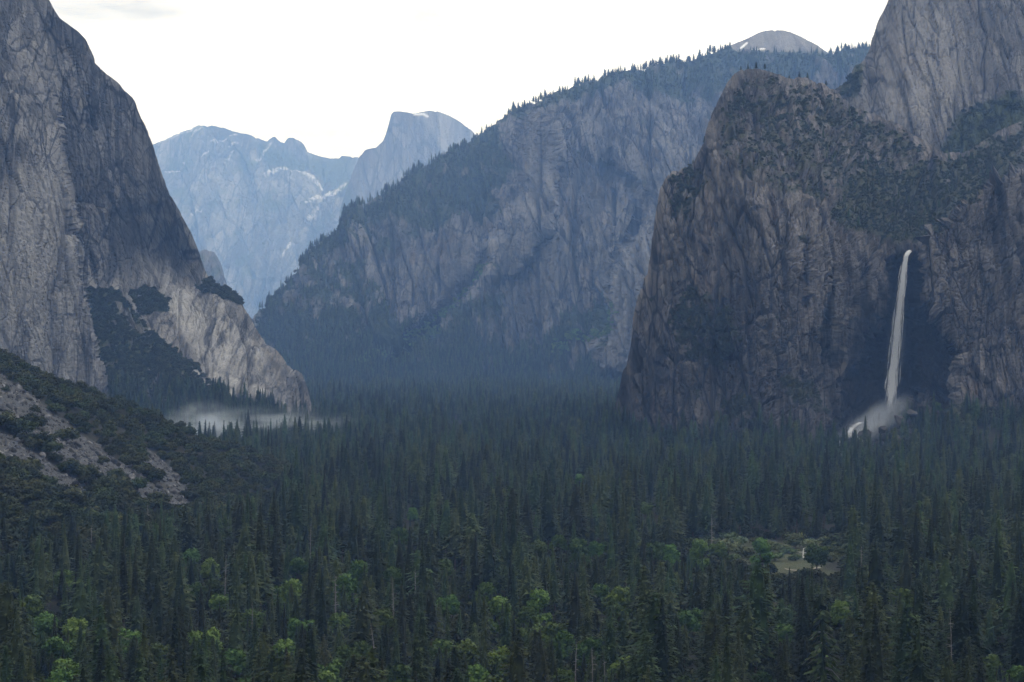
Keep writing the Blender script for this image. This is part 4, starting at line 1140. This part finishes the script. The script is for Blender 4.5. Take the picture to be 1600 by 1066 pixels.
# ------------------------------------------------------------------ oaks, brush and stones of the talus spur
gx = RNG.uniform(-520, -120, 14000); gy = RNG.uniform(1050, 2050, 14000)
gz = ground_z(gx, gy)
gpx, gpy = project(gx, gy, gz)
in_s = sum(poly_mask(gpx, gpy, s, 5) for s in SCREE)
spur_ok = (gpx > -60) & (gpx < 490) & (gz > 3.5) & ((in_s < 0.4) | (RNG.random(len(gx)) < 0.012)) & (gpy > 530)
cand = np.nonzero(spur_ok)[0]
chosen = []
for i in cand:                                       # keep crowns apart
    if not chosen or np.min((gx[i] - gx[chosen]) ** 2 + (gy[i] - gy[chosen]) ** 2) > 46:
        chosen.append(i)
chosen = np.array(chosen)
chosen = chosen[np.argsort(gy[chosen])]
pick = [i for i in chosen if 0 < gpx[i] < 450][:250]
pickset = set(pick)
def spur_place(px, py, s, n_):
    a = next(w for lim, w in ((600, 'just under the crest'), (640, 'below the crest'), (680, 'on the upper half'), (720, 'half way down'), (760, 'on the lower half'), (9999, 'by the foot')) if py < lim)
    c = next(w for lim, w in ((60, 'at the left edge'), (120, 'left of the stones'), (180, 'beside the upper stones'), (240, 'right of the pale boulders'), (310, 'past the stones'), (380, 'near the right end'), (9999, 'at the right tip')) if px < lim)
    z = ('large ' if s > 1.25 else ('small ' if s < 0.95 else '')) + ('flat-topped' if n_ % 4 == 1 else ('tall' if n_ % 4 == 2 else 'rounded'))
    return z, a, c
for n_, i in enumerate(pick):
    tm, cm, H = OAK[n_ % 4]
    s = float(RNG.uniform(.75, 1.5))
    z_, a, c = spur_place(gpx[i], gpy[i], s, n_)
    thing('oak_shrub', (float(gx[i]), float(gy[i]), float(gz[i]) - .3), [('stem', tm), ('foliage', cm)], '%s oak shrub %s of the spur, %s' % (z_, a, c), 'shrub', 'oak shrubs: %s %s, %s' % (z_, a, c),
          scale=(s * 1.1, s * 1.1, s), rz=float(RNG.uniform(0, 6.28)))
oth = np.array([i for i in chosen if i not in pickset])
if len(oth):
    scatter_stuff('oak_brush', np.stack([gx[oth], gy[oth], gz[oth] - .4], -1), RNG.uniform(.55, 1.15, len(oth)), oak_src, 3, 'olive oak brush covering the talus spur between the stones', 'brush', 0.08, 10)
sx = RNG.uniform(-520, -120, 60000); sy = RNG.uniform(1050, 2000, 60000)
sz = ground_z(sx, sy); spx, spy = project(sx, sy, sz)
in_scree = sum(poly_mask(spx, spy, s, 6) for s in SCREE) > 0.35
si = np.nonzero(in_scree)[0][:7000]
stone = np.clip(RNG.lognormal(-0.35, 0.65, len(si)), .2, 4.0)
scatter_stuff('talus', np.stack([sx[si], sy[si], sz[si]], -1), stone, rock_src, 4, 'grey talus stones in bands down the left spur', 'stones', 0.8, 11)
for i, (px, py, s, lab) in enumerate([(172, 735, 3.2, 'pale boulder near the middle of the talus spur'), (195, 746, 2.6, 'pale boulder lower right of the other pale one on the talus'), (75, 655, 2.8, 'grey boulder on the upper left talus band'), (30, 690, 3.0, 'grey boulder near the left edge on the lower talus band')]):
    d_ = np.arange(1100, 1900, 4.0)
    zz = ground_z((px - HX) / F * d_, d_)
    hit = np.nonzero(project((px - HX) / F * d_, d_, zz)[1] <= py)[0]
    dd = float(d_[hit[0]]) if len(hit) else 1500.0
    x = (px - HX) / F * dd
    o = link('boulder', rock_quads(60 + i).mesh('boulder', M['boulder']))
    o.location = (x, dd, float(ground_z(np.array([x]), np.array([dd]))[0]) + s * .3); o.scale = (s * 1.3, s, s * .8)
    tag(o, lab, 'boulder', 'boulders on the talus')

# ------------------------------------------------------------------ the meadow
def on_ground(px, py):
    d = np.arange(900, 1900, 2.0)
    x = (px - HX) / F * d
    z = ground_z(x, d)
    hit = np.nonzero(project(x, d, z)[1] <= py)[0]
    k = hit[0] if len(hit) else -1
    return float(x[k]), float(d[k]), float(z[k])
sage = []
for i, (H, R) in enumerate([(2.6, 2.6), (2.0, 2.4), (3.4, 3.0)]):
    tr_, cr_ = leafy(160 + i, H, R, 8, 500, 0.28, 0.1, .8)
    sage.append((tr_.mesh('stem', M['bark']), cr_.mesh('foliage', M['sage'])))
rm = random.Random(4)
for i in range(64):
    px = rm.uniform(1085, 1320); py = rm.uniform(846, 880) if px < 1180 or px > 1262 or i % 3 else rm.uniform(860, 884)
    x, d_, z = on_ground(px, py)
    tm, cm = sage[i % 3]
    s = rm.uniform(.8, 2.1)
    where = ('back' if py < 862 else ('middle' if py < 875 else 'front')) + (' left' if px < 1190 else (' centre' if px < 1250 else ' right'))
    thing('meadow_bush', (x, d_, z), [('stem', tm), ('foliage', cm)], 'low grey-green bush in the meadow, %s' % where, 'bush', 'low bushes in the meadow, ' + where, scale=(s * 1.2, s * 1.2, s), rz=rm.uniform(0, 6))
x, d_, z = on_ground(1255, 872)
tm, bm_ = snag_mesh(333, 8.5, 5)
m_, nt_, b_ = nodes_of('bleached_wood'); b_.inputs['Base Color'].default_value = (0.75, 0.74, 0.72, 1)
tm.materials[0] = m_; bm_.materials[0] = m_
thing('bleached_stump', (x, d_, z), [('trunk', tm), ('bare_branches', bm_)], 'small white bleached stump in the meadow', 'stump', scale=(1.6, 1.6, .75))
q = Quads(); prev = None
for i in range(15):
    px = 1226 + i * 4.0; py = 889 + 2.5 * math.sin(i * .3)
    x, d_, z = on_ground(px, py)
    cur = ((x, d_ - 3, z + .05), (x, d_ + 3, z + .06))
    if prev: q.quad(prev[0], cur[0], cur[1], prev[1])
    prev = cur
tag(link('path', q.mesh('path', M['sand'])), 'pale sandy track along the near side of the meadow', 'path', kind='structure')

# ------------------------------------------------------------------ the waterfall
fall = [(1421, 391, 2452), (1416, 400, 2447), (1411, 430, 2444), (1406, 470, 2440), (1401, 520, 2436), (1396, 570, 2430), (1392, 610, 2424), (1389, 640, 2418)]
fallw = [4.5, 4.6, 5.6, 6.8, 8.2, 9.6, 11.2, 13.0]     # half-widths in metres / 2
q = Quads(); rw = random.Random(12)
cl = [np.array(at(*p)) for p in fall]
def fall_at(t):
    s = t * (len(cl) - 1); i = min(int(s), len(cl) - 2); f = s - i
    return cl[i] * (1 - f) + cl[i + 1] * f, fallw[i] * (1 - f) + fallw[i + 1] * f
for s in range(1700):
    u = rw.gauss(0, .16) if s % 3 else rw.gauss(0, .30); v = rw.gauss(0, .3); t0 = rw.random() ** 1.3 * .85; t1 = min(1.0, t0 + rw.uniform(.04, .16)); 
    if s < 120: t0 = 0.0; u = rw.uniform(-.30, .30)
    pts, rad = [], []
    n = 7
    for k in range(n):
        t = t0 + (t1 - t0) * k / (n - 1)
        c, w = fall_at(t)
        pts.append(c + np.array([u * w + rw.gauss(0, .12), v * w * .5 - 2, 0])); rad.append((.09 + .20 * w / 16) * math.sin(math.pi * (0.08 + .88 * k / (n - 1))) * rw.uniform(.6, 1.2))
    q.tube(pts, rad, 4)
tag(link('waterfall', q.mesh('waterfall', M['water'])), 'tall white waterfall plunging down the dark alcove at right', 'waterfall', kind='structure')
q = Quads()
for (x0, y0, x1, y1, w) in ((1331, 668, 1325, 684, 3.2), (1318, 684, 1309, 697, 3.0), (1309, 699, 1288, 706, 1.6), (1345, 660, 1333, 668, 1.5)):
    for s in range(9):
        a = np.array(at(x0 + rw.gauss(0, 2.0), y0, 2305)); b_ = np.array(at(x1 + rw.gauss(0, 2.2), y1 + rw.gauss(0, 1), 2290))
        q.tube([a, (a + b_) / 2 + np.array([0, -1, .8]), b_], [w * .12, w * .2, w * .12], 4)
tag(link('cascade', q.mesh('cascade', M['cascade'])), 'small white cascade among boulders below the waterfall', 'cascade', kind='structure')
for i, (px, py, s, lab) in enumerate([(1325, 690, 9, 'dark boulder beside the small cascade'), (1350, 678, 10, 'large dark boulder under the waterfall\'s spray'), (1378, 672, 8, 'dark boulder right of the large one under the spray'), (1345, 695, 7, 'dark boulder at the foot of the cascade'), (1372, 694, 8, 'dark boulder low in the rubble cone'),
                                     (1405, 655, 9, 'dark boulder at the top of the rubble cone'), (1400, 684, 7, 'dark boulder at the right of the rubble cone'), (1425, 645, 8, 'dark boulder high on the right of the rubble cone'), (1300, 702, 5, 'small dark boulder at the lowest end of the cascade')]):
    o = link('boulder', rock_quads(80 + i).mesh('boulder', M['dark_boulder']))
    o.location = at(px, py, 2315 + (690 - py) * .6); o.scale = (s * .85, s * .7, s * .62); o.rotation_euler = (.3 * (i % 2), .25 * (i % 3), i)
    tag(o, lab, 'boulder', 'boulders below the waterfall')
pr_, kr_, S_ = sheet_pick('buttress', 900, lambda S: poly_mask(S['px'], S['py'], [(1295, 712), (1330, 685), (1400, 640), (1440, 628), (1480, 640), (1440, 690), (1380, 712)], 5) ** 2, 41)
dark_src = collect('dark_rock_kinds', [source('dark_rock_kind', [(rock_quads(i + 20), M['dark_boulder'])]) for i in range(3)])
scatter_stuff('rubble', pr_, RNG.uniform(.8, 3.4, 900), dark_src, 3, 'dark wet rubble heaped below the waterfall', 'rubble', 0.8, 12)

# ------------------------------------------------------------------ mist, spray and the valley haze
def volume_blob(name, center, size, dens, color, label, cat, nscale=3.0, thr=(0.35, 0.7), power=1.0, rz=0.0, tilt=0.0):
    m = bpy.data.materials.new(name); m.use_nodes = True
    nt = m.node_tree; nt.nodes.clear()
    out = nt.nodes.new('ShaderNodeOutputMaterial'); pv = nt.nodes.new('ShaderNodeVolumePrincipled')
    pv.inputs['Color'].default_value = (*color, 1)
    tc = nt.nodes.new('ShaderNodeTexCoord')
    ln = nt.nodes.new('ShaderNodeVectorMath'); ln.operation = 'LENGTH'
    nt.links.new(tc.outputs['Object'], ln.inputs[0])
    fall_ = ramp(nt, ln.outputs['Value'], 1.0, 0.1)
    no = nt.nodes.new('ShaderNodeTexNoise'); no.inputs['Scale'].default_value = nscale; no.inputs['Detail'].default_value = 3
    nt.links.new(tc.outputs['Object'], no.inputs['Vector'])
    d_ = mul(nt, mul(nt, fall_, ramp(nt, no.outputs['Fac'], *thr)), dens)
    nt.links.new(d_, pv.inputs['Density']); nt.links.new(pv.outputs['Volume'], out.inputs['Volume'])
    q = Quads()
    nu, nv_ = 20, 10
    V = [[(math.cos(6.2832 * i / nu) * math.sin(math.pi * j / nv_), math.sin(6.2832 * i / nu) * math.sin(math.pi * j / nv_), math.cos(math.pi * j / nv_)) for i in range(nu)] for j in range(nv_ + 1)]
    vv = [p for r_ in V for p in r_]
    ff = [(j * nu + i, (j + 1) * nu + i, (j + 1) * nu + (i + 1) % nu, j * nu + (i + 1) % nu) for j in range(nv_) for i in range(nu)]
    o = link(name, mesh_from(name, vv, ff, m))
    o.location = center; o.scale = size; o.rotation_euler = (0, tilt, rz)
    return tag(o, label, cat, kind='stuff')
volume_blob('mist', at(318, 670, 2570), (60, 110, 40), 0.014, (.80, .89, 1), 'bright bank of mist behind the conifers at left', 'mist', 2.8, (0.36, 0.66))
volume_blob('mist', at(415, 664, 2620), (135, 150, 27), 0.0075, (.80, .89, 1), 'thin veil of mist trailing right over the forest', 'mist', 2.6, (0.38, 0.68))
volume_blob('spray', at(1360, 664, 2360), (62, 24, 22), 0.075, (.86, .92, 1), 'drifting spray at the foot of the waterfall', 'spray', 1.8, (0.3, 0.6), tilt=-0.6)
volume_blob('spray', at(1398, 560, 2425), (13, 11, 95), 0.035, (.86, .92, 1), 'veil of spray around the falling water', 'spray', 2.0, (0.3, 0.65), tilt=0.08)

volume_blob('spray', at(1340, 682, 2330), (50, 20, 17), 0.05, (.86, .92, 1), 'low spray drifting down-left over the boulders', 'spray', 2.2, (0.35, 0.65), tilt=-0.5)
hz = bpy.data.materials.new('valley_haze'); hz.use_nodes = True
nt = hz.node_tree; nt.nodes.clear()
out = nt.nodes.new('ShaderNodeOutputMaterial'); pv = nt.nodes.new('ShaderNodeVolumePrincipled')
pv.inputs['Color'].default_value = (0.26, 0.48, 1.0, 1)
pv.inputs['Absorption Color'].default_value = (1, 1, 1, 1)
pv.inputs['Density'].default_value = 6.4e-5
nt.links.new(pv.outputs['Volume'], out.inputs['Volume'])
x0, x1, y0, y1, z0, z1 = -7000, 7000, -4200, 18800, -60, 1900
vv = [(x, y, z) for x in (x0, x1) for y in (y0, y1) for z in (z0, z1)]
ff = [(0, 1, 3, 2), (4, 6, 7, 5), (0, 4, 5, 1), (2, 3, 7, 6), (0, 2, 6, 4), (1, 5, 7, 3)]
tag(link('haze', mesh_from('haze', vv, ff, hz)), 'blue morning haze filling the valley air', 'haze', kind='stuff')
